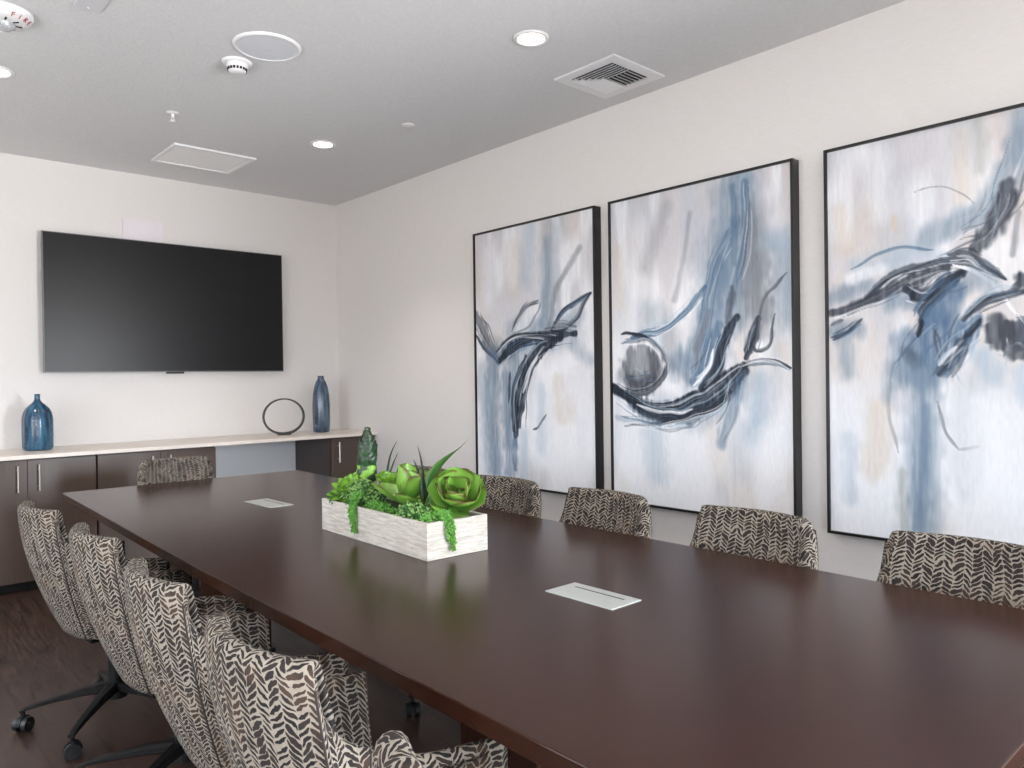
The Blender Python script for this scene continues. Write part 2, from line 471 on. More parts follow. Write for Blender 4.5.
# fire alarm (horn strobe) at the upper left
t = thing('fire_alarm', 'round white fire alarm strobe with red lettering at the upper left corner', 'fire alarm', (.575, 3.862, HC))
link('housing', lathe([(0, -.045), (.06, -.045), (.088, -.040), (.104, -.026), (.112, -.010), (.112, 0)], 48, 'alarm_housing'), WHITE_METAL, t)
link('strobe_lens', lathe([(0, -.078), (.02, -.076), (.034, -.064), (.040, -.045)], 24, 'strobe_lens', 1.2, .8), simple('clear_strobe_plastic', '#b9bcc0', .12, .1, var=.3, scale=90), t)
for k in range(8):
    a = 2 * PI * k / 8
    bm = bmesh.new()
    vs = box(bm, -.003, .003, -.012, .012, -.002, .002)
    bmesh.ops.transform(bm, matrix=Matrix.Rotation(a, 4, 'Z') @ Matrix.Translation((0, -.056, -.0458)), verts=vs)
    link('sound_slot', bm_me(bm, 'sound_slot'), DARKGAP, t)
for k, ch in enumerate('FIRE'):
    a = math.radians(-78 + k * 17)
    r = .098
    # letters follow the rim, read from below
    M = Matrix.Rotation(a, 4, 'Z') @ Matrix.Translation((r, 0, -.0375)) @ Matrix.Rotation(math.radians(90), 4, 'Z') @ Matrix.Rotation(math.radians(180 - 42), 4, 'X') 
    o = text_mesh(ch, .030, .0006, REDINK, 'letter', t, (0, 0, 0), (0, 0, 0)); o.matrix_local = M

# sprinkler
t = thing('fire_sprinkler', 'tiny white fire sprinkler head on the ceiling before the perforated panel', 'sprinkler', (1.53, 4.66, HC))
link('escutcheon', lathe([(0, -.008), (.018, -.008), (.034, -.003), (.036, 0)], 32, 'escutcheon'), WHITE_METAL, t)
bm = bmesh.new()
cyl(bm, (0, 0, -.005), (0, 0, -.03), .009, .007, 12); cyl(bm, (.009, 0, -.028), (.004, 0, -.05), .0025, n=8); cyl(bm, (-.009, 0, -.028), (-.004, 0, -.05), .0025, n=8)
link('sprinkler_body', bm_me(bm, 'sprinkler_body'), WHITE_METAL, t)
link('deflector', lathe([(0, -.053), (.018, -.053), (.018, -.050), (0, -.050)], 16, 'deflector'), WHITE_METAL, t)
# flat cover plate of a concealed sprinkler
o = link('concealed_sprinkler_cover', lathe([(0, -.006), (.038, -.006), (.042, -.003), (.042, 0)], 36, 'cover_plate'), WHITE_METAL, None, (2.72, 3.955, HC))
tag(o, 'flat white disc flush on the ceiling between two lit downlights', 'sprinkler cover')
# rectangular plate near the top edge
t = thing('ceiling_access_plate', 'small rectangular grey plate on the ceiling at the top edge of the photo', 'ceiling plate', (.835, 3.48, HC))
boxo('plate', (-.052, .052, -.11, .11, -.008, 0), simple('pale_grey_plate', '#d2d2d6', .5, var=.02), t, bev=.002)
for y in (-.085, .085):
    bm = bmesh.new(); cyl(bm, (0, y, -.0105), (0, y, -.007), .005, n=12); link('screw', bm_me(bm, 'screw'), WHITE_METAL, t)

# ------------------------------------------------------------------ back wall: TV, plate
t = thing('wall_television', 'large black flat television mounted on the back wall', 'television', (2.0, YB, 1.885))
bm = bmesh.new(); box(bm, -.886, .886, -.075, -.045, -.495, .495, bev=.004); link('casing', bm_me(bm, 'casing'), BLACKF, t)
bm = bmesh.new()
for b in ((-.888, -.880, -.495, .495), (-.888, .888, -.497, -.489), (.884, .888, -.495, .495), (-.888, .888, .492, .497)): box(bm, b[0], b[1], -.0775, -.06, b[2], b[3])
link('bezel', bm_me(bm, 'bezel'), BEZEL, t)
boxo('screen', (-.880, .884, -.0765, -.07, -.489, .492), SCREEN, t)
bm = bmesh.new(); box(bm, -.065, .065, -.078, -.05, -.510, -.492, bev=.003); link('logo_bar', bm_me(bm, 'logo_bar'), BLACKF, t)
boxo('wall_bracket', (-.3, .3, -.046, 0, -.25, .25), BLACKP, t)
bm = bmesh.new(); box(bm, 1.655, 1.945, YB - .012, YB, 2.36, 2.552, bev=.002)
o = link('wall_access_plate', bm_me(bm, 'wall_access_plate'), simple('plate_white', '#e6dfe4', .5, var=.02))
tag(o, 'blank white square wall plate just above the television', 'wall plate')

# ------------------------------------------------------------------ cabinets and counter
YF = 5.574
def cabinet(x0, x1, doors, label, endpanel=None):
    t = thing('base_cabinet', label, 'cabinet', ((x0 + x1) / 2, (YF + YB) / 2, 0), 0, 'base cabinets under the counter')
    cx, cy = (x0 + x1) / 2, (YF + YB) / 2
    L = lambda b: (b[0] - cx, b[1] - cx, b[2] - cy, b[3] - cy, b[4], b[5])
    boxo('cabinet_body', L((x0 + .001, x1 - .001, YF + .021, YB - .002, .085, .8355)), DLAM, t)
    boxo('toe_kick', L((x0 + .002, x1 - .002, YF + .075, YF + .09, 0, .085)), BLACKP, t)
    for (a, b, hx) in doors:
        bm = bmesh.new(); box(bm, *L((a + .0015, b - .0015, YF, YF + .019, .065, .826)), bev=.001)
        d = link('door', bm_me(bm, 'door'), LAM, t)
        bm = bmesh.new()
        h0, h1 = .632, .798
        cyl(bm, (hx - cx, YF - .028 - cy, h0), (hx - cx, YF - .028 - cy, h1), .006, n=12)
        for z in (h0 + .03, h1 - .03): cyl(bm, (hx - cx, YF - .028 - cy, z), (hx - cx, YF + .001 - cy, z), .0045, n=10)
        link('handle', bm_me(bm, 'handle'), CHROME, d, smooth=False)
    return t
cabinet(-.27, .515, [(-.27, .122, .06), (.122, .515, .185)], 'wooden base cabinet outside the left edge of the photo')
cabinet(.525, 1.303, [(.525, .914, .860), (.914, 1.303, .975)], 'wooden two-door base cabinet standing under the blue bottle vase')
cabinet(1.312, 2.094, [(1.312, 1.708, 1.652), (1.708, 2.094, 1.769)], 'wooden two-door base cabinet behind the chair at the far table end')
cabinet(3.021, 3.452, [(3.03, 3.44, 3.092)], 'narrow wooden base cabinet in the right corner under the tall vase')
bm = bmesh.new(); box(bm, -.28, WR - .001, 5.552, YB - .001, .8365, .862, bev=.002)
o = link('countertop', bm_me(bm, 'countertop'), COUNTER); tag(o, 'long cream countertop running over the cabinets on the back wall', 'countertop')

# blue bottle vase with vertical flutes
t_m = m_vase('blue_glazed_glass', '#0c2b45', '#2d5f7c', '#5b8aa0', 0)
prof = [(0, 0), (.070, 0), (.084, .006), (.091, .02), (.092, .10), (.092, .19), (.090, .225), (.083, .255), (.069, .282), (.050, .303), (.032, .318), (.021, .332), (.0175, .345), (.0165, .372), (.0185, .378), (.0145, .378), (.013, .35)]
me = lathe(prof, 72, 'bottle_vase')
for v in me.vertices:
    a = math.atan2(v.co.y, v.co.x); r = math.hypot(v.co.x, v.co.y)
    if r > .03:
        f = 1 + .018 * math.cos(a * 12); v.co.x *= f; v.co.y *= f
o = link('bottle_vase', me, t_m, None, (1.036, 5.93, .862)); tag(o, 'squat blue glass bottle vase with a narrow neck on the counter', 'vase')
t_m = m_vase('slate_blue_glaze', '#24394d', '#4d6277', '#6f8497', 0)
prof = [(0, 0), (.058, 0), (.068, .008), (.070, .03), (.074, .12), (.074, .24), (.068, .33), (.057, .39), (.043, .43), (.031, .452), (.026, .463), (.026, .478), (.030, .484), (.023, .484), (.02, .46)]
me = lathe(prof, 56, 'tall_vase')
o = link('tall_vase', me, t_m, None, (3.135, 5.93, .862)); tag(o, 'tall slim slate-blue ceramic vase at the right end of the counter', 'vase')
# ring sculpture
t = thing('ring_sculpture', 'open black metal ring ornament standing on the counter beside the tall vase', 'ornament', (2.765, 5.87, .862), math.radians(-12))
N = 72; pts = []; rs = []
bmv = []; bmf = []
for i in range(N):
    a = 2 * PI * i / N
    th = .011 + .010 * max(0, -math.sin(a)) ** 3            # thicker at the foot
    rx, rz = .168, .150
    for (dr, dy) in ((0, -.02), (0, .02), (-th, .02), (-th, -.02)):
        bmv.append(((rx + dr) * math.cos(a), dy, .152 + (rz + dr) * math.sin(a)))
for i in range(N):
    j = (i + 1) % N
    for k in range(4):
        l = (k + 1) % 4; bmf.append((i * 4 + k, i * 4 + l, j * 4 + l, j * 4 + k))
me = D.meshes.new('ring'); me.from_pydata(bmv, [], bmf)
bm = bmesh.new(); bm.from_mesh(me); bmesh.ops.recalc_face_normals(bm, faces=bm.faces[:]); bm.to_mesh(me); bm.free()
link('ring', me, BLACKF, t)
bm = bmesh.new(); box(bm, -.05, .05, -.03, .03, 0, .010, bev=.003); link('foot', bm_me(bm, 'foot'), BLACKF, t)

# ------------------------------------------------------------------ paintings
PAINT = [
 [
  ('bl',0.4,0.186,0.9,[(0.676,0.039),(0.656,0.194),(0.635,0.363)]),
  ('lb',0.5,0.155,0.9,[(0.501,0.037),(0.463,0.209)]),
  ('wh',0.5,0.186,0.9,[(0.152,0.079),(0.128,0.263)]),
  ('ta',0.3,0.155,0.9,[(0.366,0.082),(0.353,0.246)]),
  ('bl',0.5,0.081,0.9,[(0.644,0.079),(0.648,0.222),(0.587,0.39)]),
  ('ch',0.6,0.077,0.6,[(0.001,0.319),(0.068,0.385),(0.122,0.449),(0.211,0.513)]),
  ('nv',0.8,0.031,0.4,[(-0.002,0.406),(0.084,0.464),(0.182,0.504),(0.229,0.521)]),
  ('st',0.6,0.155,0.8,[(0.16,0.496),(0.141,0.651),(0.158,0.806),(0.179,0.944)]),
  ('st',0.5,0.108,0.8,[(0.28,0.575),(0.293,0.741),(0.303,0.952)]),
  ('bl',0.4,0.124,0.9,[(0.063,0.541),(0.074,0.745),(0.105,0.948)]),
  ('lb',0.5,0.108,0.9,[(0.428,0.798),(0.422,0.976)]),
  ('bl',0.5,0.186,0.9,[(0.356,0.396),(0.555,0.403)]),
  ('bl',0.4,0.217,0.9,[(0.352,0.5),(0.315,0.605)]),
  ('bl',0.5,0.186,0.95,[(0.284,0.469),(0.553,0.446),(0.8,0.426)]),
  ('gr',0.4,0.155,0.95,[(0.14,0.449),(0.352,0.5)]),
  ('st',0.35,0.124,0.9,[(0.386,0.531),(0.33,0.68),(0.29,0.832)]),
  ('bl',0.4,0.124,0.9,[(0.711,0.409),(0.889,0.361)]),
  ('wh',0.7,0.112,0.8,[(0.407,0.397),(0.492,0.35),(0.551,0.33)]),
  ('ch',0.6,0.019,0.5,[(0.338,0.402),(0.391,0.352),(0.459,0.319),(0.574,0.291)]),
  ('ch',0.4,0.015,0.5,[(0.355,0.41),(0.491,0.386),(0.573,0.331),(0.589,0.301)]),
  ('st',0.7,0.077,0.6,[(0.229,0.505),(0.388,0.456),(0.586,0.433)]),
  ('gr',0.5,0.043,0.7,[(0.649,0.421),(0.7,0.282),(0.807,0.191),(0.896,0.13)]),
  ('nv',0.9,0.056,0.4,[(0.229,0.513),(0.353,0.459),(0.522,0.434),(0.68,0.432),(0.859,0.431)]),
  ('nv',0.7,0.025,0.4,[(0.194,0.481),(0.355,0.425),(0.554,0.425),(0.74,0.438)]),
  ('nv',0.9,0.025,0.3,[(0.665,0.414),(0.743,0.354),(0.848,0.321),(0.97,0.294)]),
  ('nv',0.8,0.019,0.3,[(0.665,0.414),(0.771,0.411),(0.875,0.374),(0.927,0.325),(0.97,0.294)]),
  ('ch',0.5,0.031,0.6,[(0.619,0.405),(0.742,0.396),(0.859,0.408)]),
  ('nv',0.9,0.074,0.4,[(0.74,0.438),(0.585,0.476),(0.469,0.547),(0.389,0.65),(0.36,0.8)]),
  ('nv',0.8,0.05,0.4,[(0.663,0.464),(0.535,0.519),(0.45,0.605),(0.395,0.769)]),
  ('nv',0.8,0.037,0.4,[(0.454,0.502),(0.342,0.62),(0.344,0.785)]),
  ('nv',0.6,0.025,0.5,[(0.315,0.56),(0.294,0.681)]),
  ('st',0.6,0.05,0.5,[(0.36,0.8),(0.349,0.935)]),
  ('wh',0.8,0.028,0.5,[(0.552,0.504),(0.485,0.562),(0.433,0.635)]),
  ('nv',0.7,0.015,0.3,[(0.501,0.781),(0.559,0.768),(0.619,0.72)]),
  ('wh',0.6,0.155,0.9,[(0.797,0.523),(0.645,0.578),(0.546,0.678)]),
  ('ta',0.45,0.093,0.9,[(0.721,0.592),(0.726,0.733)]),
  ('bl',0.4,0.093,0.9,[(0.828,0.468),(0.964,0.526)]),
  ('wh',0.5,0.155,0.9,[(0.819,0.786),(0.816,0.924)]),
  ('lb',0.4,0.093,0.9,[(0.581,0.62),(0.574,0.851)]),
 ],
 [
  ('bl',0.8,0.225,0.8,[(0.756,0.023),(0.758,0.203),(0.725,0.408)]),
  ('bl',0.5,0.15,0.9,[(0.659,0.053),(0.654,0.306)]),
  ('gr',0.6,0.15,0.8,[(0.824,0.168),(0.83,0.413)]),
  ('st',0.6,0.042,0.7,[(0.78,0.027),(0.764,0.231),(0.702,0.365)]),
  ('st',0.45,0.036,0.7,[(0.721,0.033),(0.728,0.255)]),
  ('st',0.55,0.072,0.7,[(0.73,0.145),(0.617,0.288),(0.524,0.5)]),
  ('bl',0.5,0.27,0.95,[(0.631,0.219),(0.616,0.402),(0.562,0.529)]),
  ('gr',0.4,0.21,0.95,[(0.835,0.129),(0.819,0.371)]),
  ('st',0.35,0.12,0.9,[(0.667,0.264),(0.59,0.401),(0.497,0.528)]),
  ('bl',0.4,0.18,0.95,[(0.302,0.677),(0.571,0.702),(0.769,0.602)]),
  ('gr',0.35,0.06,0.9,[(0.334,0.525),(0.469,0.601)]),
  ('wh',0.4,0.18,0.9,[(0.198,0.104),(0.179,0.304)]),
  ('gr',0.35,0.036,0.8,[(0.393,0.347),(0.437,0.246),(0.493,0.09)]),
  ('gr',0.3,0.12,0.9,[(0.345,0.044),(0.225,0.23)]),
  ('bl',0.5,0.195,0.9,[(0.965,0.235),(0.973,0.42)]),
  ('lb',0.5,0.15,0.9,[(0.89,0.201),(0.976,0.223)]),
  ('ta',0.4,0.084,0.9,[(0.044,0.167),(0.055,0.343)]),
  ('wh',0.4,0.12,0.9,[(0.893,0.082),(0.913,0.151)]),
  ('bl',0.4,0.18,0.9,[(0.279,0.386),(0.417,0.527)]),
  ('st',0.45,0.18,0.9,[(0.417,0.541),(0.548,0.587),(0.613,0.502)]),
  ('gr',0.92,0.336,0.1,[(0.182,0.55),(0.183,0.551)]),
  ('lg',0.35,0.15,0.9,[(0.174,0.506),(0.176,0.568)]),
  ('ch',0.45,0.12,0.9,[(0.08,0.575),(0.18,0.618),(0.29,0.578)]),
  ('ch',0.6,0.12,0.6,[(0.095,0.599),(0.186,0.615),(0.275,0.6)]),
  ('ch',0.5,0.09,0.7,[(0.263,0.508),(0.29,0.57)]),
  ('lg',0.6,0.054,0.8,[(0.175,0.491),(0.169,0.584)]),
  ('ch',0.5,0.024,0.5,[(0.067,0.472),(0.129,0.463),(0.234,0.464),(0.306,0.494),(0.348,0.548)]),
  ('ch',0.8,0.027,0.4,[(0.016,0.615),(0.125,0.643),(0.245,0.631),(0.332,0.585),(0.348,0.548)]),
  ('st',0.85,0.036,0.4,[(0.13,0.452),(0.335,0.431),(0.474,0.381),(0.567,0.314)]),
  ('nv',0.95,0.018,0.3,[(0.068,0.44),(0.114,0.438),(0.234,0.461)]),
  ('st',0.7,0.102,0.6,[(0.124,0.678),(0.385,0.705),(0.572,0.645)]),
  ('nv',0.95,0.06,0.35,[(0.006,0.623),(0.155,0.666),(0.33,0.683),(0.521,0.645),(0.649,0.595),(0.769,0.557)]),
  ('nv',0.85,0.078,0.5,[(0.031,0.631),(0.244,0.7),(0.466,0.704),(0.647,0.644),(0.769,0.575)]),
  ('nv',0.9,0.021,0.3,[(0.746,0.56),(0.838,0.546),(0.906,0.55),(0.991,0.569)]),
  ('nv',0.85,0.033,0.4,[(0.243,0.736),(0.439,0.719),(0.597,0.687),(0.697,0.63)]),
  ('wh',0.8,0.018,0.5,[(0.155,0.678),(0.329,0.7),(0.493,0.689)]),
  ('nv',0.9,0.06,0.35,[(0.73,0.414),(0.663,0.489),(0.624,0.559),(0.534,0.623)]),
  ('ch',0.6,0.042,0.5,[(0.707,0.33),(0.681,0.426)]),
  ('nv',0.95,0.045,0.3,[(0.841,0.426),(0.812,0.48),(0.779,0.536)]),
  ('ch',0.8,0.015,0.3,[(0.919,0.417),(0.885,0.502),(0.828,0.518),(0.812,0.5)]),
  ('gr',0.7,0.036,0.5,[(0.59,0.387),(0.537,0.471),(0.509,0.558)]),
  ('ch',0.6,0.015,0.4,[(0.97,0.301),(0.876,0.361),(0.841,0.433)]),
  ('gr',0.5,0.078,0.7,[(0.886,0.389),(0.863,0.468)]),
  ('st',0.6,0.075,0.6,[(0.639,0.432),(0.562,0.544),(0.495,0.601)]),
  ('wh',0.9,0.024,0.5,[(0.605,0.509),(0.579,0.558),(0.495,0.613)]),
  ('st',0.5,0.066,0.7,[(0.745,0.602),(0.695,0.7),(0.645,0.786)]),
  ('gr',0.4,0.015,0.5,[(0.732,0.671),(0.694,0.742),(0.65,0.785)]),
  ('lb',0.6,0.135,0.9,[(0.838,0.616),(0.812,0.753)]),
  ('lb',0.5,0.18,0.9,[(0.257,0.769),(0.282,0.891)]),
  ('bl',0.4,0.036,0.7,[(0.03,0.72),(0.123,0.734),(0.3,0.737)]),
  ('wh',0.6,0.18,0.9,[(0.517,0.82),(0.528,0.935)]),
  ('wh',0.6,0.18,0.9,[(0.879,0.777),(0.877,0.912)]),
  ('ta',0.4,0.072,0.9,[(0.95,0.504),(0.96,0.537)]),
 ],
 [
  ('bl',0.65,0.105,0.7,[(0.685,0.059),(0.631,0.154),(0.577,0.206),(0.477,0.235),(0.381,0.259)]),
  ('bl',0.5,0.09,0.8,[(0.674,0.019),(0.657,0.106)]),
  ('ch',0.9,0.078,0.45,[(0.635,0.167),(0.621,0.218),(0.577,0.265),(0.532,0.307)]),
  ('gn',0.4,0.068,0.9,[(0.554,0.011),(0.554,0.117)]),
  ('ta',0.4,0.09,0.9,[(0.489,0.027),(0.497,0.169)]),
  ('wh',0.5,0.135,0.9,[(0.197,0.037),(0.217,0.171)]),
  ('ta',0.4,0.09,0.9,[(0.048,0.166),(0.059,0.258)]),
  ('gr',0.5,0.006,0.4,[(0.332,0.149),(0.421,0.141),(0.497,0.166),(0.537,0.195)]),
  ('ta',0.7,0.027,0.6,[(0.261,0.19),(0.26,0.233)]),
  ('lb',0.5,0.105,0.9,[(0.115,0.308),(0.3,0.308)]),
  ('st',0.5,0.09,0.8,[(0.021,0.384),(0.148,0.358)]),
  ('wh',0.8,0.068,0.7,[(0.103,0.341),(0.203,0.322)]),
  ('lb',0.5,0.075,0.9,[(0.33,0.282),(0.438,0.319)]),
  ('st',0.7,0.012,0.5,[(0.093,0.317),(0.194,0.282),(0.321,0.279),(0.4,0.29)]),
  ('nv',0.9,0.033,0.35,[(0.136,0.402),(0.224,0.353),(0.329,0.331),(0.438,0.325),(0.522,0.328),(0.584,0.351),(0.628,0.377)]),
  ('ch',0.9,0.048,0.45,[(0.015,0.426),(0.114,0.41),(0.245,0.38),(0.349,0.354),(0.447,0.341)]),
  ('st',0.45,0.09,0.9,[(0.245,0.405),(0.417,0.408),(0.513,0.38)]),
  ('nv',0.9,0.054,0.35,[(0.298,0.379),(0.359,0.397),(0.418,0.38),(0.494,0.354)]),
  ('nv',0.92,0.039,0.35,[(0.504,0.349),(0.428,0.388),(0.369,0.425),(0.35,0.459)]),
  ('ch',0.8,0.027,0.5,[(0.448,0.307),(0.504,0.315),(0.558,0.333)]),
  ('st',0.7,0.09,0.7,[(0.466,0.39),(0.436,0.462)]),
  ('st',0.5,0.09,0.8,[(0.397,0.441),(0.378,0.46)]),
  ('wh',0.95,0.012,0.3,[(0.466,0.334),(0.531,0.35),(0.593,0.392),(0.636,0.433),(0.674,0.472)]),
  ('nv',0.85,0.036,0.4,[(0.502,0.465),(0.557,0.429),(0.619,0.414),(0.681,0.41)]),
  ('nv',0.85,0.069,0.5,[(0.671,0.374),(0.695,0.392)]),
  ('gr',0.6,0.021,0.7,[(0.668,0.236),(0.65,0.324)]),
  ('bl',0.5,0.09,0.8,[(0.584,0.384),(0.549,0.355)]),
  ('st',0.5,0.09,0.9,[(0.033,0.475),(0.116,0.471)]),
  ('ch',0.85,0.021,0.4,[(0.015,0.492),(0.08,0.477),(0.139,0.449)]),
  ('ch',0.6,0.015,0.5,[(0.015,0.459),(0.058,0.445)]),
  ('st',0.8,0.143,0.7,[(0.406,0.46),(0.385,0.531),(0.363,0.602)]),
  ('st',0.6,0.12,0.7,[(0.303,0.507),(0.28,0.587)]),
  ('nv',0.9,0.021,0.4,[(0.354,0.458),(0.344,0.501)]),
  ('nv',0.4,0.06,0.8,[(0.302,0.536),(0.334,0.566)]),
  ('bl',0.55,0.09,0.9,[(0.068,0.515),(0.079,0.577)]),
  ('bl',0.65,0.165,0.85,[(0.343,0.602),(0.351,0.745),(0.348,0.976)]),
  ('st',0.4,0.075,0.8,[(0.362,0.673),(0.35,0.803),(0.348,0.962)]),
  ('gr',0.5,0.015,0.6,[(0.249,0.557),(0.235,0.616),(0.236,0.697),(0.267,0.785)]),
  ('st',0.85,0.083,0.5,[(0.54,0.47),(0.483,0.519),(0.434,0.581)]),
  ('nv',0.7,0.039,0.5,[(0.502,0.506),(0.464,0.54),(0.419,0.588)]),
  ('nv',0.85,0.021,0.35,[(0.556,0.467),(0.502,0.506)]),
  ('wh',0.7,0.024,0.6,[(0.473,0.526),(0.434,0.546),(0.414,0.567)]),
  ('ch',0.92,0.084,0.4,[(0.605,0.469),(0.613,0.523)]),
  ('ch',0.92,0.105,0.4,[(0.638,0.491),(0.679,0.505),(0.714,0.532)]),
  ('ch',0.8,0.06,0.5,[(0.629,0.53),(0.679,0.551)]),
  ('lb',0.6,0.09,0.8,[(0.557,0.548),(0.593,0.59)]),
  ('gr',0.7,0.011,0.4,[(0.408,0.651),(0.431,0.722),(0.475,0.769)]),
  ('gr',0.5,0.013,0.6,[(0.475,0.769),(0.541,0.76)]),
  ('ta',0.5,0.135,0.9,[(0.192,0.675),(0.178,0.827)]),
  ('gn',0.5,0.045,0.8,[(0.287,0.835),(0.287,0.967)]),
  ('lb',0.6,0.075,0.9,[(0.68,0.584),(0.678,0.643)]),
  ('lb',0.4,0.09,0.9,[(0.076,0.754),(0.086,0.908)]),
  ('wh',0.6,0.18,0.9,[(0.555,0.671),(0.553,0.875)]),
  ('bl',0.4,0.075,0.8,[(0.238,0.571),(0.235,0.638)]),
 ],
]

PC = {'bl': '#7d90a2', 'lb': '#a9bdce', 'wh': '#f2f4f9', 'ta': '#d4c6b6', 'ch': '#3d424c', 'nv': '#1b2431', 'st': '#4c6784', 'gr': '#777b82', 'lg': '#a0a4aa', 'gn': '#9da39c'}
rng = np.random.RandomState(5)
def blur_noise(nu, nv, cu, cv):
    a = rng.rand(cv + 2, cu + 2)
    x = np.linspace(0, cu, nu); y = np.linspace(0, cv, nv)
    xi = x.astype(int); yi = y.astype(int); fx = x - xi; fy = y - yi
    fx = fx * fx * (3 - 2 * fx); fy = fy * fy * (3 - 2 * fy)
    A = a[yi][:, xi]; B_ = a[yi][:, xi + 1]; C = a[yi + 1][:, xi]; E = a[yi + 1][:, xi + 1]
    return (A * (1 - fx) + B_ * fx) * (1 - fy)[:, None] + (C * (1 - fx) + E * fx) * fy[:, None]
def s2l(h): return np.array(srgb(h)[:3]) ** (1 / 2.2)
def paint(idx, W, H, nu, nv):
    u = np.linspace(0, W, nu)[None, :]; v = np.linspace(0, H, nv)[:, None]
    UU = np.broadcast_to(u, (nv, nu)).copy(); VV = np.broadcast_to(v, (nv, nu)).copy()
    # vertical dry-brush streaks
    streak = .5 * blur_noise(nu, nv, 90, 10) + .3 * blur_noise(nu, nv, 45, 6) + .2 * blur_noise(nu, nv, nu // 1 - 2, 24)
    big = blur_noise(nu, nv, 5, 4); big2 = blur_noise(nu, nv, 8, 5); big3 = blur_noise(nu, nv, 14, 6)
    k = np.clip(VV / H * 1.5 - .3, 0, 1)[..., None]
    img = s2l('#d0ced3') * (1 - k) + s2l('#f1f4fa') * k
    def lay(c, a):
        nonlocal img
        a = np.clip(a, 0, 1)[..., None]; img = img * (1 - a) + s2l(c) * a
    lay('#d8cdc4', np.clip((big - .5) * 2.2, 0, .45) * (.5 + streak))
    lay('#b9c2cd', np.clip((big2 - .52) * 2.0, 0, .45) * (.4 + streak))
    lay('#f4f6fa', np.clip((big3 - .5) * 2.2, 0, .7) * (.4 + streak))
    wob = (blur_noise(nu, nv, 14, 20) - .5) * .016; wob2 = (blur_noise(nu, nv, 14, 20) - .5) * .016
    fine1 = blur_noise(nu, nv, 100, 30); fine2 = blur_noise(nu, nv, 40, 40)
    def stroke(c, op, w, soft, P, plain=False):
        P = np.array(P); m_ = w * 1.1 + .03
        i0, i1 = np.searchsorted(u[0], [P[:, 0].min() - m_, P[:, 0].max() + m_]); j0, j1 = np.searchsorted(v[:, 0], [P[:, 1].min() - m_, P[:, 1].max() + m_])
        if i1 - i0 < 2 or j1 - j0 < 2: return
        sl = (slice(j0, j1), slice(i0, i1))
        X = UU[sl] + wob[sl]; Y = VV[sl] + wob2[sl]; f1 = fine1[sl]; f2 = fine2[sl]; stk = streak[sl]
        d = np.full(X.shape, 1e9); tt = np.zeros(X.shape); side = np.zeros(X.shape); n = len(P) - 1
        for i in range(n):
            a, b = P[i], P[i + 1]; ab = b - a; L2 = max(ab @ ab, 1e-9)
            t = np.clip(((X - a[0]) * ab[0] + (Y - a[1]) * ab[1]) / L2, 0, 1)
            dx = X - (a[0] + t * ab[0]); dy = Y - (a[1] + t * ab[1]); dd = np.hypot(dx, dy)
            m = dd < d; d = np.where(m, dd, d); tt = np.where(m, (i + t) / n, tt)
            side = np.where(m, (ab[0] * dy - ab[1] * dx) / math.sqrt(L2), side)
        lo = .3 if w < .035 else .6
        taper = 1 if soft > .65 else np.clip(np.sin(np.pi * np.clip(tt * .86 + .07, 0, 1)) * 1.6, lo, 1)
        dry = 1 + (f1 - .5) * (.25 if w > .02 else .12) + (f2 - .5) * .4
        e = d / (w / 2 * taper * 1.18 * dry)
        inner = 1 - soft
        a = 1 - np.clip((e - inner) / (1.25 - inner), 0, 1)
        a = a * a * (3 - 2 * a)
        if soft > .65: br_ = .50 + .9 * stk
        elif w > .045: br_ = .72 + .45 * f1
        else:
            bi = np.clip(.5 + .5 * np.sin(side / .0038 + 2 * np.sin(tt * 3.1) + 1.6 * f2), 0, 1)
            br_ = .74 + .40 * bi * (.4 + stk)
        a = np.clip(a * op * np.clip(br_, 0, 1.15), 0, 1)[..., None]
        img[sl] = img[sl] * (1 - a) + s2l(PC[c]) * a
    rr = random.Random(40 + idx)
    for s in PAINT[idx]:
        c, op, w, soft, pts = s
        P = cr([(a * W, b * H) for a, b in pts], 10 * (len(pts) - 1)) if len(pts) > 2 else [np.array((a * W, b * H)) for a, b in pts]
        stroke(c, op, w, soft, P)
        if soft <= .75 and w > .018 and c in ('nv', 'ch', 'st', 'bl') and len(P) > 4:
            Q = np.array(P); T = np.gradient(Q, axis=0); T /= np.linalg.norm(T, axis=1)[:, None] + 1e-9; Nn = np.stack([-T[:, 1], T[:, 0]], 1)
            for k in range(7):                       # loose thin lines running with the broad stroke
                o0 = rr.uniform(-.75, .75) * w; o1 = o0 + rr.uniform(-.5, .5) * w
                q = np.linspace(0, 1, len(Q))[:, None]; sft = (o0 * (1 - q) + o1 * q) + .25 * w * np.sin(q * rr.uniform(2, 6) + rr.uniform(0, 6))
                a0 = rr.randint(0, len(Q) // 4); a1 = len(Q) - rr.randint(0, len(Q) // 4)
                if a1 - a0 < 3: continue
                stroke(rr.choice(('nv', 'ch', 'st', 'lb', 'wh', 'gr') if c in ('nv', 'ch') else ('st', 'lb', 'wh', 'ch')), rr.uniform(.3, .7), rr.uniform(.004, .011), .5, (Q + Nn * sft)[a0:a1])
    fine = (blur_noise(nu, nv, nu - 2, 60) - .5) * .035
    img = np.clip(img + fine[..., None], 0, 1)
    return img
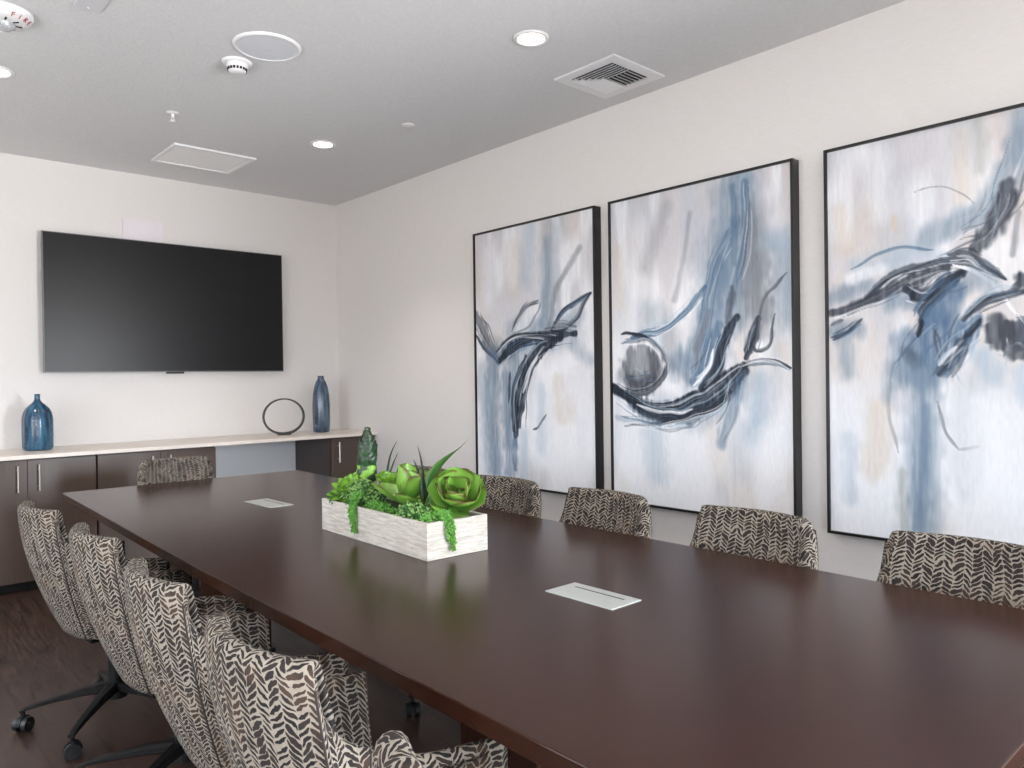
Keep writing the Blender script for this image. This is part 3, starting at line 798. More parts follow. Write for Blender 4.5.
def canvas_mesh(idx, W, H, nu, nv):
    img = paint(idx, W, H, nu, nv)
    ys = np.linspace(W / 2, -W / 2, nu); zs = np.linspace(H / 2, -H / 2, nv)
    co = np.zeros((nv * nu, 3)); co[:, 1] = np.tile(ys, nv); co[:, 2] = np.repeat(zs, nu)
    idx_ = np.arange(nu * nv).reshape(nv, nu)
    q = np.stack([idx_[:-1, :-1], idx_[1:, :-1], idx_[1:, 1:], idx_[:-1, 1:]], -1).reshape(-1, 4)
    # stretcher sides so that the canvas is a solid slab
    nb = len(co); bc = np.array([(.02, W / 2, H / 2), (.02, W / 2, -H / 2), (.02, -W / 2, -H / 2), (.02, -W / 2, H / 2)])
    me = D.meshes.new('canvas')
    c = [idx_[0, 0], idx_[-1, 0], idx_[-1, -1], idx_[0, -1]]
    bl = [tuple(idx_[:, 0]) + (nb + 1, nb), tuple(idx_[-1, :]) + (nb + 2, nb + 1), tuple(idx_[::-1, -1]) + (nb + 3, nb + 2), tuple(idx_[0, ::-1]) + (nb, nb + 3), (nb, nb + 1, nb + 2, nb + 3)]
    me.from_pydata([tuple(r) for r in np.vstack([co, bc])], [], [tuple(map(int, f)) for f in q] + [tuple(int(k) for k in b) for b in bl])
    at = me.color_attributes.new('Col', 'FLOAT_COLOR', 'POINT')
    lin = np.clip(img, 0, 1).reshape(-1, 3) ** 2.2
    arr = np.ones((nb + 4, 4), np.float32); arr[:nb, :3] = lin; arr[nb:, :3] = .6
    at.data.foreach_set('color', arr.ravel()); return me
PAINTM = m_attr('painted_canvas', .55, .12)
def painting(idx, yc, label):
    W, H, FT = 1.142, 1.752, .012
    t = thing('framed_painting', label, 'painting', (WR, yc, 1.448), 0, None)
    o = link('canvas', canvas_mesh(idx, W - .02, H - .02, 280, 420), PAINTM, t, (-.052, 0, 0))
    bm = bmesh.new()
    for b in ((-W / 2, -W / 2 + FT, -H / 2, H / 2), (W / 2 - FT, W / 2, -H / 2, H / 2), (-W / 2 + FT, W / 2 - FT, -H / 2, -H / 2 + FT), (-W / 2 + FT, W / 2 - FT, H / 2 - FT, H / 2)):
        box(bm, -.064, -.002, b[0], b[1], b[2], b[3])
    link('frame', bm_me(bm, 'frame'), BLACKF, t)
    return t
painting(0, 3.583, 'black-framed abstract canvas with dark crossing strokes, farthest and leftmost of the paintings')
painting(1, 2.332, 'black-framed abstract canvas with a grey ball shape, hanging between the other two paintings')
painting(2, 1.040, 'black-framed abstract canvas cut off by the right edge, nearest of the paintings')

# ------------------------------------------------------------------ conference table
t = thing('conference_table', 'long dark espresso wood conference table filling the middle of the room', 'table', (1.45, 2.40, 0))
LX, LYc = 1.45, 2.40
left = [(.800, .332), (.800, .9), (.806, 1.6), (.816, 2.3), (.834, 2.9), (.856, 3.6), (.880, 4.474)]
right = [(2.19, 4.474), (2.150, 3.5), (2.118, 2.9), (2.103, 2.3), (2.100, 1.6), (2.090, .9), (2.075, .332)]
def rnd(c, a, b, r=.02, n=4):
    c, a, b = (np.array(q, float) for q in (c, a, b)); p = c + (a - c) / np.linalg.norm(a - c) * r; q = c + (b - c) / np.linalg.norm(b - c) * r
    return [tuple((1 - s) ** 2 * p + 2 * s * (1 - s) * c + s * s * q) for s in [k / n for k in range(n + 1)]]
lp = [tuple(p) for p in cr(left, 36)]; rp = [tuple(p) for p in cr(right, 36)]
ol = rnd(lp[0], rp[-1], lp[1]) + lp[1:-1] + rnd(lp[-1], lp[-2], rp[0]) + rnd(rp[0], lp[-1], rp[1]) + rp[1:-1] + rnd(rp[-1], rp[-2], lp[0])
ol = [(x - LX, y - LYc) for x, y in ol]
link('tabletop', prism(ol, .705, .74, 'tabletop', .0025), TOP, t)
for yc in (-.83, 1.24):
    bm = bmesh.new(); box(bm, -.11, .11, yc - .16, yc + .16, .02, .705, bev=.004); p = link('pedestal', bm_me(bm, 'pedestal'), TOP, t)
    bm = bmesh.new(); box(bm, -.125, .125, yc - .17, yc + .17, 0, .02, bev=.004); link('foot_plate', bm_me(bm, 'foot_plate'), BLACKP, p)
bm = bmesh.new(); box(bm, -.03, .03, -.67, 1.08, .42, .66, bev=.003); link('modesty_beam', bm_me(bm, 'modesty_beam'), TOP, t)
def hatch(x, y, w, l, rz):
    bm = bmesh.new(); box(bm, -w / 2, w / 2, -l / 2, l / 2, .738, .7425, bev=.001)
    vs = bm.verts[:]
    o = link('power_hatch', bm_me(bm, 'power_hatch'), ALU, t, (x - LX, y - LYc, 0), (0, 0, rz))
    o['label'] = 'flat brushed metal power hatch'
    boxo('cable_slot', (w / 2 - .034, w / 2 - .029, -l / 2 + .03, l / 2 - .03, .7424, .7428), DARKGAP, o)
hatch(1.443, 1.304, .114, .228, 0)
hatch(1.495, 3.345, .114, .262, math.radians(2))

# ------------------------------------------------------------------ chairs
TH = .044
def chair_shell():
    ctrl = [(0.000, 0, .862), (.008, .07, .862), (.026, .135, .862), (.050, .190, .861), (.061, .201, .835), (.074, .206, .785), (.105, .213, .732), (.17, .226, .694), (.25, .236, .664), (.34, .240, .650), (.43, .236, .640)]
    bot = [(.140, 0), (.142, .05), (.150, .095), (.162, .130), (.178, .152), (.20, .170), (.235, .184), (.28, .194), (.33, .198), (.38, .198), (.44, .19)]
    n = 44
    R = cr(ctrl, n); B_ = cr([(a, b, 0) for a, b in bot], n)
    cols = []
    for s in range(-n, n + 1):
        k = abs(s); sg = 1 if s >= 0 else -1
        r = R[k].copy(); b = B_[k].copy(); r[1] *= sg; b[1] *= sg
        # plan tangent for inward normal
        k2 = min(k + 1, n); k1 = max(k - 1, 0)
        tx, ty = R[k2][0] - R[k1][0], R[k2][1] - R[k1][1]
        if k == 0: tx, ty = 0, 1
        L = math.hypot(tx, ty); tx /= L; ty /= L
        nx, ny = ty, -tx * sg     # inward
        if k == 0: nx, ny = 1, 0
        end = max(0, (k - (n - 5)) / 5.0)
        th = TH * math.sqrt(max(.02, 1 - end * end)) * (1 if k < n * .35 else 1 - .15 * (k / n - .35))
        cols.append((r, b, nx, ny, th))
    # outer point function
    def outer(r, b, tau, zb=.375):
        z = r[2] + (zb - r[2]) * tau
        x = r[0] + (b[0] - r[0]) * tau ** 1.75
        fl = .022 * (r[1] / .2)
        if abs(r[1]) > .2: fl *= .2 / abs(r[1]) * max(0, 1 - (r[0] - .046) / .2)
        y = r[1] + (b[1] - r[1]) * tau ** 3 + fl * math.sin(PI * min(1, tau * 1.02) ** .75)
        return np.array((x, y, z))
    no, ni, nr = 16, 11, 6
    verts = []; uvs = []; m = ni + nr + no + 2
    su = 0; prev = None
    for (r, b, nx, ny, th) in cols:
        h = th / 2
        prof = []
        zt = r[2]
        top = outer(r, b, 0)
        O = [outer(r, b, (j + 1) / no) for j in range(no)]
        # inner points follow the outer at same height offset inwards
        I = []
        depth = zt - .43
        for j in range(ni):
            q = (1 - j / ni) * depth / (zt - .375)
            o_ = outer(r, b, q)
            bulge = 1 + .35 * math.sin(PI * (1 - j / ni)) 
            I.append(np.array((o_[0] + nx * th * bulge, o_[1] + ny * th * bulge, o_[2] - h * (j / ni) ** 3)))
        prof += I
        c = top + np.array((nx * h, ny * h, -h))
        for j in range(nr + 1):
            a = PI * j / nr
            prof.append(c + np.array((nx * h * math.cos(a), ny * h * math.cos(a), h * math.sin(a))))
        O[0] = O[0] if O[0][2] < zt - h - .004 else O[0] * 1.0
        prof += O
        # tuck under
        e = O[-1]; prof.append(np.array((e[0] * .6 + .25 * .4 + .02, e[1] * .72, .350)))
        m = len(prof)
        if prev is not None: su += float(np.linalg.norm(O[5] - prev))
        prev = O[5]
        # v measured from the rim so that the pattern lines up
        acc = [0]
        for j in range(1, m): acc.append(acc[-1] + float(np.linalg.norm(prof[j] - prof[j - 1])))
        ref = acc[ni + nr]
        for j in range(m):
            verts.append(tuple(prof[j])); uvs.append((su, (ref - acc[j]) + zt))
    fs = []
    nc = len(cols)
    for i in range(nc - 1):
        for j in range(m - 1):
            fs.append((i * m + j, (i + 1) * m + j, (i + 1) * m + j + 1, i * m + j + 1))
    fs.append(tuple(range(m))); fs.append(tuple((nc - 1) * m + j for j in range(m)))
    me = D.meshes.new('chair_shell'); me.from_pydata(verts, [], fs)
    ul = me.uv_layers.new(name='UVMap')
    for p in me.polygons:
        for li in p.loop_indices: ul.data[li].uv = uvs[me.loops[li].vertex_index]
    bm = bmesh.new(); bm.from_mesh(me); bmesh.ops.recalc_face_normals(bm, faces=bm.faces[:]); bm.to_mesh(me); bm.free()
    for p in me.polygons: p.use_smooth = True
    return me, cols, outer
SHELL, SCOLS, SOUT = chair_shell()
def seat_mesh():
    # rounded cushion
    nx_, ny_ = 18, 18
    vs = []; fs = []; uv = []
    def P(a, b, top):
        # a,b in -1..1
        x = .325 + .165 * a; hw = .185 - .035 * max(0, -a) ** 2
        e = max(abs(a), abs(b)); ed = (abs(a) ** 6 + abs(b) ** 6) ** (1 / 6)
        k = 1 - .06 * (abs(a) ** 4 * abs(b) ** 4)
        z = (.465 if top else .375) + (1 if top else -1) * .022 * (math.sqrt(max(0, 1 - min(1, ed) ** 4)) - 1) * 1.2 + (.012 * (1 - a * a) * (1 - b * b) if top else 0)
        return (x * 1 if True else 0, hw * b * k, z)
    for top in (True, False):
        for i in range(nx_ + 1):
            for j in range(ny_ + 1):
                a = -1 + 2 * i / nx_; b = -1 + 2 * j / ny_
                vs.append(P(a, b, top)); uv.append((vs[-1][1], vs[-1][0]))
    S = (nx_ + 1) * (ny_ + 1)
    g = lambda i, j, t: (0 if t else S) + i * (ny_ + 1) + j
    for i in range(nx_):
        for j in range(ny_):
            fs.append((g(i, j, 1), g(i + 1, j, 1), g(i + 1, j + 1, 1), g(i, j + 1, 1)))
            fs.append((g(i, j, 0), g(i, j + 1, 0), g(i + 1, j + 1, 0), g(i + 1, j, 0)))
    for i in range(nx_):
        for j in (0, ny_): fs.append((g(i, j, 1), g(i + 1, j, 1), g(i + 1, j, 0), g(i, j, 0)))
    for j in range(ny_):
        for i in (0, nx_): fs.append((g(i, j, 1), g(i, j + 1, 1), g(i, j + 1, 0), g(i, j, 0)))
    me = D.meshes.new('seat'); me.from_pydata(vs, [], fs)
    ul = me.uv_layers.new(name='UVMap')
    for p in me.polygons:
        for li in p.loop_indices:
            vi = me.loops[li].vertex_index; ul.data[li].uv = (uv[vi][0] + (vs[vi][2] - .4) * .5, uv[vi][1] + (vs[vi][2] - .4))
    bm = bmesh.new(); bm.from_mesh(me); bmesh.ops.recalc_face_normals(bm, faces=bm.faces[:]); bm.to_mesh(me); bm.free()
    for p in me.polygons: p.use_smooth = True
    return me
SEAMM = simple('dark_seam_thread', '#2a2523', .9)
def make_chair(name, star):
    t = thing(name, '', 'chair', (0, 0, 0), 0, 'patterned swivel chairs around the table')
    bk = link('backrest', SHELL, FAB, t)
    # vertical seams on the outside of the back
    n = len(SCOLS) // 2
    for off in (-15, 15):
        r, b, nx, ny, th = SCOLS[n + off]
        pts = [SOUT(r, b, k / 18) + np.array((-.0006 * nx, -.0006 * ny, 0)) for k in range(1, 19)]
        link('seam', tube(pts, .0022, 6, 'seam'), SEAMM, bk)
    link('seat', SEATME, FAB, t)
    bm = bmesh.new(); box(bm, .19, .43, -.09, .09, .335, .374, bev=.012); link('seat_mechanism', bm_me(bm, 'seat_mechanism'), BLACKP, t)
    bm = bmesh.new(); cyl(bm, (.31, 0, .17), (.31, 0, .336), .014); cyl(bm, (.31, 0, .12), (.31, 0, .24), .026)
    link('gas_column', bm_me(bm, 'gas_column'), BLACKP, t)
    e = link('star_base', star_mesh(star), BLACKP, t, (.31, 0, 0))
    for k in range(5):
        a = star + 2 * PI * k / 5
        c = link('caster', CASTER, BLACKP, e, (.312 * math.cos(a), .312 * math.sin(a), 0), (0, 0, a + 1.1 + k))
        link('caster_wheel', WHEEL, WHEELM, c)
    return t
def star_mesh(star):
    bm = bmesh.new()
    cyl(bm, (0, 0, .085), (0, 0, .145), .042, .034, 24)
    for k in range(5):
        a = star + 2 * PI * k / 5
        R = Matrix.Rotation(a, 4, 'Z')
        secs = [(.02, .026, .128, .036), (.12, .021, .120, .028), (.22, .016, .104, .020), (.295, .013, .088, .014), (.322, .012, .078, .010)]
        rings = []
        for (x, hw, z, hh) in secs:
            ring = []
            for (dy, dz) in ((-1, -.6), (-.7, -1), (.7, -1), (1, -.6), (1, .6), (.6, 1), (-.6, 1), (-1, .6)):
                ring.append(bm.verts.new(R @ Vector((x, dy * hw, z + dz * hh / 2))))
            rings.append(ring)
        for i in range(len(rings) - 1):
            for j in range(8): bm.faces.new((rings[i][j], rings[i][(j + 1) % 8], rings[i + 1][(j + 1) % 8], rings[i + 1][j]))
        bm.faces.new(rings[-1]); bm.faces.new(rings[0])
        cyl(bm, R @ Vector((.312, 0, .058)), R @ Vector((.312, 0, .082)), .0075, n=12)
    return bm_me(bm, 'star_base')
def caster_mesh():
    bm = bmesh.new()
    # hood: half disc above the wheels
    pts = [(-.026, .030)] + [(-.031 * math.cos(PI * k / 12), .030 + .031 * math.sin(PI * k / 12)) for k in range(13)] + [(.026, .030)]
    pts = [(-.031 * math.cos(PI * k / 14), .028 + .033 * math.sin(PI * k / 14)) for k in range(15)]
    a = [bm.verts.new((x, -.009, z)) for x, z in pts]; b = [bm.verts.new((x, .009, z)) for x, z in pts]
    bm.faces.new(a); bm.faces.new(b)
    for i in range(len(a)): bm.faces.new((a[i], a[(i + 1) % len(a)], b[(i + 1) % len(b)], b[i]))
    return bm_me(bm, 'caster')
def wheel_mesh():
    bm = bmesh.new()
    for s in (-1, 1):
        cyl(bm, (0, s * .010, .0285), (0, s * .026, .0285), .0285, .0265 if s > 0 else .0265, 28)
        cyl(bm, (0, s * .026, .0285), (0, s * .0275, .0285), .009, n=16)
    me = bm_me(bm, 'caster_wheel'); return me
CASTER = caster_mesh(); WHEEL = wheel_mesh(); WHEELM = simple('grey_caster_tread', '#17191b', .4, var=.1); SEATME = seat_mesh()
ch = make_chair('swivel_chair', math.radians(154))
XB = .500
ch.location = (XB, 3.205, 0); ch.rotation_euler = (0, 0, math.radians(4)); ch['label'] = 'patterned swivel chair on the left side of the table, farthest from the camera'
ch2 = make_chair('swivel_chair', math.radians(215))
ch2.location = (XB + .024, 2.535, 0); ch2.rotation_euler = (0, 0, math.radians(1)); ch2['label'] = 'patterned swivel chair, second from the far end on the left side of the table'
copy_thing(ch, (XB + .002, 1.885, 0), math.radians(-1), 'patterned swivel chair in the middle of the row along the left table edge')
copy_thing(ch2, (XB - .020, 1.265, 0), math.radians(2), 'large patterned swivel chair back second from the bottom edge, left of the table')
copy_thing(ch, (XB - .052, .628, 0), math.radians(0), 'patterned swivel chair cut off by the bottom edge, only its top showing')
XR = 2.268
for y, lb in ((3.11, 'patterned chair back mostly hidden behind the succulent planter'), (2.495, 'patterned chair back right of the planter, below the leftmost painting'),
              (1.92, 'patterned chair back below the gap between the left and middle paintings'), (1.297, 'patterned chair back below the right half of the middle painting'),
              (.675, 'patterned chair back at the right edge, below the nearest painting')):
    copy_thing(ch, (XR, y, 0), PI + math.radians(1), lb)
copy_thing(ch2, (1.495, 4.672, 0), -PI / 2 + math.radians(2), 'patterned chair at the far end of the table before the cabinets')

# ------------------------------------------------------------------ planter with succulents
PX, PY, PR = 1.484, 2.252, math.radians(-1.6)
pl = thing('succulent_planter', 'whitewashed rectangular planter of green succulents on the table', 'planter', (PX, PY, .7403), PR)
bm = bmesh.new()
HX, HY, HZ, TK = .119, .353, .117, .012
box(bm, -HX, HX, -HY, -HY + TK, 0, HZ, bev=.0015); box(bm, -HX, HX, HY - TK, HY, 0, HZ, bev=.0015)
box(bm, -HX, -HX + TK, -HY + TK, HY - TK, 0, HZ, bev=.0015); box(bm, HX - TK, HX, -HY + TK, HY - TK, 0, HZ, bev=.0015)
box(bm, -HX + TK, HX - TK, -HY + TK, HY - TK, .004, .012)
link('planter_box', bm_me(bm, 'planter_box'), m_planter(), pl)
bm = bmesh.new(); bmesh.ops.create_grid(bm, x_segments=16, y_segments=44, size=1)
for v in bm.verts:
    v.co.x *= HX - TK - .001; v.co.y *= HY - TK - .001; v.co.z = .098 + .008 * mnoise.noise(Vector((v.co.x * 30, v.co.y * 30, 0)))
link('moss', bm_me(bm, 'moss'), SOIL, pl)
LG = m_leaf('bright_green_leaf', '#80ac46', '#5f452e', '#44802e', .40)
LG2 = m_leaf('lime_leaf', '#78a632', '#4f6a2c', '#4a8426', .40)
LG3 = m_leaf('dark_green_leaf', '#0e2c10', '#061307', '#1d4a1a', .26, .05)
LG4 = m_leaf('agave_leaf', '#4d7f35', '#7d8240', '#2f5f2c', .30, .05)
BEAD = simple('bead_green', '#5f9a3c', .5, var=.35, scale=120)
BEAD2 = simple('needle_green', '#3c6e2e', .55, var=.4, scale=90)
DSTEM = simple('dark_spike_green', '#22402c', .55, var=.2)

def leaf_data(L, W, cup, curl, tipw=.75, thick=.0022, nl=12, nw=8, wave=0, base_w=.25):
    """leaf along +x, lying in xy, bending up +z; returns verts, faces, uv"""
    vs = []; uv = []; fs = []
    for side in (1, -1):
        for i in range(nl + 1):
            v = i / nl
            # width profile: narrow base, broad near the tip, rounded end
            w = (base_w + (1 - base_w) * math.sin(min(1, v / tipw) * PI / 2)) * (1 if v < tipw else math.sqrt(max(.0, 1 - ((v - tipw) / (1 - tipw)) ** 2)))
            ang = curl * v
            x = L * (math.sin(ang) / curl * 1 if abs(curl) > 1e-3 else v); z = L * ((1 - math.cos(ang)) / curl if abs(curl) > 1e-3 else 0)
            for j in range(nw + 1):
                s = -1 + 2 * j / nw
                yy = s * W / 2 * w
                zz = z + cup * W * w * s * s + side * thick / 2 * (1 - s ** 4) * (1 - v ** 6) + wave * math.sin(v * 14 + s) * abs(s)
                vs.append((x - cup * W * w * s * s * math.sin(ang), yy, zz)); uv.append((.5 + s / 2, v))
    S = (nl + 1) * (nw + 1)
    for sd in (0, 1):
        for i in range(nl):
            for j in range(nw):
                q = [sd * S + i * (nw + 1) + j, sd * S + (i + 1) * (nw + 1) + j, sd * S + (i + 1) * (nw + 1) + j + 1, sd * S + i * (nw + 1) + j + 1]
                fs.append(tuple(q if sd == 0 else q[::-1]))
    return vs, fs, uv
def mesh_uv(name, vs, fs, uv):
    me = D.meshes.new(name); me.from_pydata(vs, [], fs)
    ul = me.uv_layers.new(name='UVMap')
    for p in me.polygons:
        p.use_smooth = True
        for li in p.loop_indices: ul.data[li].uv = uv[me.loops[li].vertex_index]
    return me
def rosette(name, loc, tilt, rotz, rings, mat, label=None):
    """rings: (count, length, width, elevation deg, cup, curl)"""
    root = D.objects.new(name, None)
    bm = bmesh.new(); bmesh.ops.create_uvsphere(bm, u_segments=12, v_segments=8, radius=.012)
    root = link(name, bm_me(bm, name + '_heart'), mat, pl, loc, (tilt[0], tilt[1], rotz))
    if label: root['label'] = label
    r = random.Random(hash(name) % 1000 + len(rings)); off = 0
    r = random.Random(3 + len(rings) * 7)
    for (n, L, W, el, cup, curl) in rings:
        off += .9
        for k in range(n):
            a = off + 2 * PI * k / n + r.uniform(-.12, .12)
            me = mesh_uv('leaf', *leaf_data(L * r.uniform(.92, 1.08), W * r.uniform(.92, 1.08), cup, curl, wave=.0012))
            M = Matrix.Rotation(a, 4, 'Z') @ Matrix.Translation((.004, 0, 0)) @ Matrix.Rotation(-math.radians(el + r.uniform(-5, 5)), 4, 'Y')
            o = link('leaf', me, mat, root); o.matrix_local = M
    return root
# right-hand big rosette (turned to the room) and the wide open one in the middle
rosette('rosette_succulent', (.055, -.268, .152), (math.radians(28), math.radians(-34), 0), .3,
        [(5, .124, .130, 14, .18, .6), (5, .118, .126, 34, .26, .6), (4, .098, .108, 56, .34, .5), (3, .068, .08, 74, .38, .4)], LG, 'broad-leaved green rosette at the right end of the planter')
rosette('rosette_succulent', (.0, -.045, .125), (math.radians(6), math.radians(-14), 0), 2.1,
        [(5, .152, .108, 6, .14, .45), (5, .140, .112, 50, .26, .5), (4, .118, .09, 70, .3, .4), (3, .07, .06, 80, .3, .3)], LG, 'open green rosette in the middle of the planter')
rosette('rosette_succulent', (.045, .135, .165), (math.radians(5), math.radians(-10), 0), .5,
        [(7, .066, .046, 25, .18, .5), (6, .058, .042, 50, .22, .4), (4, .038, .032, 74, .3, .3)], LG2, 'small lime rosette right of the dark cone')
rosette('rosette_succulent', (-.055, .255, .140), (math.radians(10), math.radians(-35), 0), .2,
        [(9, .080, .028, 6, .18, .4), (9, .072, .028, 30, .2, .4), (7, .056, .026, 54, .25, .3), (5, .038, .020, 75, .3, .3)], LG2, 'small lime rosette at the left end')
# overlapping-scale cone
root = link('cone_succulent', lathe([(0, 0), (.020, 0), (.031, .05), (.034, .13), (.030, .18), (.014, .235), (.0, .262)], 20, 'cone_core'), LG3, pl, (.010, .240, .100), (math.radians(-3), math.radians(3), 0))
root['label'] = 'upright dark green cone of overlapping scales'
r = random.Random(11)
for i in range(16):
    z = .012 + i * .0162; n = 6 if i < 14 else 4
    rad = .030 * math.sin(min(1, (i + 5) / 9) * PI / 2) * (1 if i < 9 else max(.06, 1 - ((i - 9) / 6.2) ** 1.5))
    for k in range(n):
        a = i * .55 + 2 * PI * k / n
        me = mesh_uv('scale_leaf', *leaf_data(.052 - max(0, i - 9) * .0035, .046 - max(0, i - 9) * .003, .22, .5, thick=.002, nl=6, nw=4))
        M = Matrix.Translation((0, 0, z)) @ Matrix.Rotation(a, 4, 'Z') @ Matrix.Translation((rad, 0, 0)) @ Matrix.Rotation(-math.radians(68 + r.uniform(-8, 8)), 4, 'Y')
        o = link('scale_leaf', me, LG3 if i > 5 or k % 2 else LG2, root); o.matrix_local = M
for k in range(4):
    me = mesh_uv('scale_leaf', *leaf_data(.040, .024, .25, .25, thick=.002, nl=6, nw=4))
    M = Matrix.Translation((0, 0, .240)) @ Matrix.Rotation(k * PI / 2, 4, 'Z') @ Matrix.Translation((.006, 0, 0)) @ Matrix.Rotation(-math.radians(88), 4, 'Y')
    o = link('scale_leaf', me, LG3, root); o.matrix_local = M
# twisted agave-like blades
def blade(name, pts, w, mat, twist=2.0, par=pl):
    P = [Vector(p) for p in cr(pts, 18)]; vs = []; uv = []; fs = []; N = len(P)
    for i, p in enumerate(P):
        t_ = (P[min(i + 1, N - 1)] - P[max(i - 1, 0)]).normalized(); s = i / (N - 1)
        a = t_.cross(Vector((.35, 1, .2))).normalized(); b = t_.cross(a)
        ang = twist * s; d = a * math.cos(ang) + b * math.sin(ang); e = t_.cross(d)
        ww = w * (1 - s) ** .6 * (.55 + .45 * math.sin(min(1, s * 3) * PI / 2)) + .0006
        for (q, h) in ((-1, .0), (0, .0025), (1, 0), (0, -.0025)):
            vs.append(tuple(p + d * q * ww + e * h * (1 - s))); uv.append((.5 + q * .5, s))
    for i in range(N - 1):
        for k in range(4):
            l = (k + 1) % 4; fs.append((i * 4 + k, i * 4 + l, (i + 1) * 4 + l, (i + 1) * 4 + k))
    fs.append((0, 1, 2, 3)); fs.append(tuple((N - 1) * 4 + k for k in range(4)))
    return link(name, mesh_uv(name, vs, fs, uv), mat, par)
ag = blade('agave_plant', [(.04, -.13, .1), (.045, -.125, .19), (.058, -.15, .255), (.075, -.20, .30), (.085, -.26, .335), (.095, -.305, .375)], .030, LG4, 1.2); ag['label'] = 'twisted blade plant rising behind the rosettes'
blade('blade_leaf', [(.03, -.12, .1), (.035, -.11, .20), (.032, -.10, .28), (.02, -.095, .335)], .008, DSTEM, 1.0, ag)
blade('blade_leaf', [(.03, -.12, .1), (.03, -.105, .19), (.022, -.09, .25), (.012, -.082, .285)], .007, DSTEM, .6, ag)
blade('blade_leaf', [(.03, -.13, .1), (.045, -.15, .18), (.05, -.17, .235)], .020, LG4, .8, ag)
blade('blade_leaf', [(.03, -.13, .1), (.02, -.13, .17), (.012, -.135, .245)], .022, LG3, .5, ag)
sp = blade('spike_plant', [(.05, .18, .1), (.056, .172, .20), (.064, .155, .28), (.078, .130, .335)], .006, DSTEM, .6); sp['label'] = 'thin dark spikes beside the cone'
blade('spike_leaf', [(.05, .18, .1), (.056, .165, .18), (.065, .145, .24), (.078, .125, .29)], .006, DSTEM, .5, sp)
# fuzzy trailing sedum: mounds and strands, each strand a part
def leaflet_cloud(pts, n_per, rad, size, seed, droop=0):
    r = random.Random(seed); vs = []; fs = []
    for p in pts:
        for q in range(n_per):
            d = Vector((r.gauss(0, 1), r.gauss(0, 1), r.gauss(0, 1))).normalized()
            c = Vector(p) + d * rad * r.uniform(.35, 1)
            # small pointed lozenge
            ax = (d + Vector((0, 0, -.4 * droop))).normalized(); s = ax.cross(Vector((r.uniform(-1, 1), r.uniform(-1, 1), r.uniform(-1, 1)))).normalized(); u = ax.cross(s)
            L = size * r.uniform(.8, 1.3); w = size * .32; b = len(vs)
            vs += [tuple(c - ax * L * .5), tuple(c + s * w), tuple(c + u * w), tuple(c - s * w), tuple(c - u * w), tuple(c + ax * L * .5)]
            fs += [(b, b + 2, b + 1), (b, b + 3, b + 2), (b, b + 4, b + 3), (b, b + 1, b + 4), (b + 5, b + 1, b + 2), (b + 5, b + 2, b + 3), (b + 5, b + 3, b + 4), (b + 5, b + 4, b + 1)]
    me = D.meshes.new('leaflets'); me.from_pydata(vs, [], fs)
    for p in me.polygons: p.use_smooth = False
    return me
def strand(name, pts, rad, size, n, seed, mat, par, nper=7):
    P = [tuple(p) for p in cr(pts, n)]
    return link(name, leaflet_cloud(P, nper, rad, size, seed, 1), mat, par)
def mound(cx, cy, cz, rx, ry, rz, n, seed):
    r = random.Random(seed); out = []
    for _ in range(n):
        a = r.uniform(0, 2 * PI); q = math.sqrt(r.random()); out.append((cx + rx * q * math.cos(a), cy + ry * q * math.sin(a), cz + rz * math.sqrt(max(0, 1 - q * q)) * r.uniform(.6, 1)))
    return out
BLOOM = simple('pale_leaflet_green', '#86ad5e', .5, var=.3, scale=120)
sd = link('trailing_sedum', leaflet_cloud(mound(-.045, .165, .105, .060, .105, .085, 150, 1), 9, .014, .013, 2), BEAD2, pl); sd['label'] = 'fine-leaved trailing plant in the left half'
link('sedum_clump', leaflet_cloud(mound(-.045, .165, .110, .060, .105, .088, 130, 31), 4, .015, .012, 32), BLOOM, sd)
strand('trailing_strand', [(-.09, .10, .155), (-.112, .09, .150), (-.129, .085, .115), (-.132, .083, .080), (-.131, .082, .035)], .011, .013, 30, 4, BEAD, sd, 8)
strand('trailing_strand', [(-.08, .13, .155), (-.112, .115, .150), (-.128, .108, .11), (-.130, .106, .065)], .011, .013, 24, 5, BEAD, sd, 8)
link('sedum_clump', leaflet_cloud(mound(-.06, .285, .105, .05, .05, .06, 70, 9), 9, .016, .018, 8), BEAD2, sd)
link('sedum_clump', leaflet_cloud(mound(-.07, .02, .098, .035, .12, .032, 60, 21), 8, .014, .013, 22), BEAD, sd)
sd = link('trailing_sedum', leaflet_cloud(mound(-.07, -.225, .105, .040, .10, .045, 80, 3), 10, .013, .013, 6), BEAD2, pl); sd['label'] = 'fine-leaved trailing plant in the right half, hanging over the front corner'
link('sedum_clump', leaflet_cloud(mound(-.07, -.225, .108, .042, .105, .048, 70, 33), 5, .014, .012, 34), BLOOM, sd)
link('sedum_clump', leaflet_cloud(mound(-.045, -.30, .108, .06, .035, .030, 50, 12), 10, .012, .013, 16), BEAD, sd)
strand('trailing_strand', [(-.05, -.32, .135), (-.04, -.350, .133), (-.035, -.366, .105), (-.033, -.367, .075), (-.030, -.367, .030)], .011, .013, 30, 7, BEAD, sd, 8)
strand('trailing_strand', [(-.06, -.31, .135), (-.048, -.345, .130), (-.045, -.364, .10), (-.042, -.365, .060)], .011, .013, 22, 10, BEAD, sd, 8)

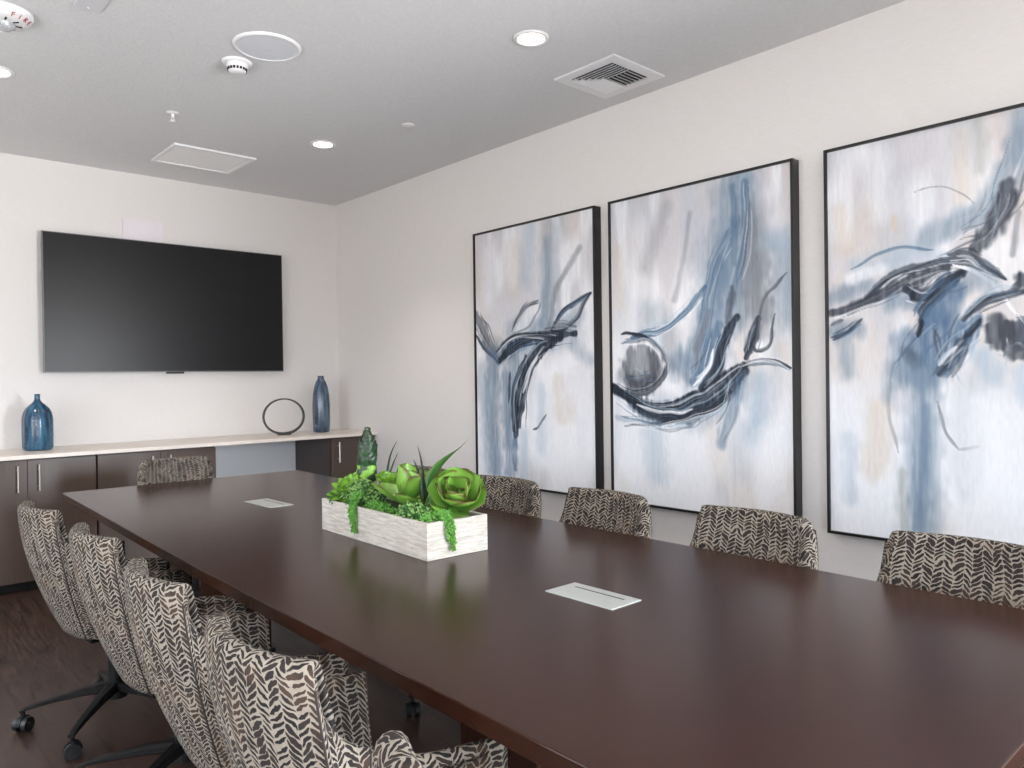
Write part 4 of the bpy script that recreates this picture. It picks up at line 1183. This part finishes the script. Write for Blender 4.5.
# ------------------------------------------------------------------ light
w = D.worlds.new('daylight'); bpy.context.scene.world = w; w.use_nodes = True
bg = w.node_tree.nodes['Background']; nt = w.node_tree
tc = nt.nodes.new('ShaderNodeTexCoord'); sx = nt.nodes.new('ShaderNodeSeparateXYZ'); nt.links.new(tc.outputs['Generated'], sx.inputs[0])
mr = nt.nodes.new('ShaderNodeMapRange'); mr.inputs[1].default_value = -.03; mr.inputs[2].default_value = .03; nt.links.new(sx.outputs[2], mr.inputs[0])
mx = nt.nodes.new('ShaderNodeMix'); mx.data_type = 'RGBA'; nt.links.new(mr.outputs[0], mx.inputs[0])
mx.inputs[6].default_value = (1.0, 1.0, 1.0, 1); mx.inputs[7].default_value = (1.18, 1.27, 1.38, 1)   # invented ground light below, put in to brighten the ceiling; sky above
# added boost: right side of the world made brighter for glare and low light
m2 = nt.nodes.new('ShaderNodeMapRange'); m2.inputs[1].default_value = -.02; m2.inputs[2].default_value = .18; m2.inputs[3].default_value = 1; m2.inputs[4].default_value = 8.5
nt.links.new(sx.outputs[0], m2.inputs[0])
vmul = nt.nodes.new('ShaderNodeVectorMath'); vmul.operation = 'SCALE'; nt.links.new(mx.outputs[2], vmul.inputs[0]); nt.links.new(m2.outputs[0], vmul.inputs['Scale'])
nt.links.new(vmul.outputs[0], bg.inputs[0]); bg.inputs[1].default_value = 6.0
def portal(name, loc, rot, sx, sy):
    L = D.lights.new(name, 'AREA'); L.shape = 'RECTANGLE'; L.size = sx; L.size_y = sy; L.cycles.is_portal = True
    o = D.objects.new(name, L); COL.objects.link(o); o.location = loc; o.rotation_euler = rot
portal('window_portal', (WL - .12, (LY0 + LY1) / 2, (LZ0 + LZ1) / 2), (0, -PI / 2, 0), LZ1 - LZ0, LY1 - LY0)
portal('window_portal', ((QX0 + QX1) / 2, YR - .12, (QZ0 + RZ1) / 2), (PI / 2, 0, 0), QX1 - QX0, RZ1 - QZ0)
portal('window_portal', ((RX0 + RX1) / 2, YR - .12, RZ1 / 2), (PI / 2, 0, 0), RX1 - RX0, RZ1)

# ------------------------------------------------------------------ camera
f = 756.0
vx = Vector((1350 - 512, -(367 - 384), -f)).normalized()
vy = Vector((-170 - 512, -(388 - 384), -f)); vy = (vy - vx * vx.dot(vy)).normalized()
vz = vx.cross(vy)
M = Matrix((vx, vy, vz)).to_4x4()
cam = D.cameras.new('camera'); cam.sensor_width = 36; cam.lens = f / 1024 * 36; cam.clip_start = .02
co = D.objects.new('camera', cam); COL.objects.link(co)
co.matrix_world = Matrix.Translation((0, 0, 1.3)) @ M
bpy.context.scene.camera = co
sc = bpy.context.scene
sc.view_settings.view_transform = 'Standard'; sc.view_settings.look = 'None'; sc.view_settings.gamma = 1
sc.view_settings.use_curve_mapping = False
sc.view_settings.exposure = 0.05
try:
    sc.cycles.use_denoising = True; sc.cycles.max_bounces = 10; sc.cycles.diffuse_bounces = 6; sc.cycles.sample_clamp_indirect = 6
except Exception: pass
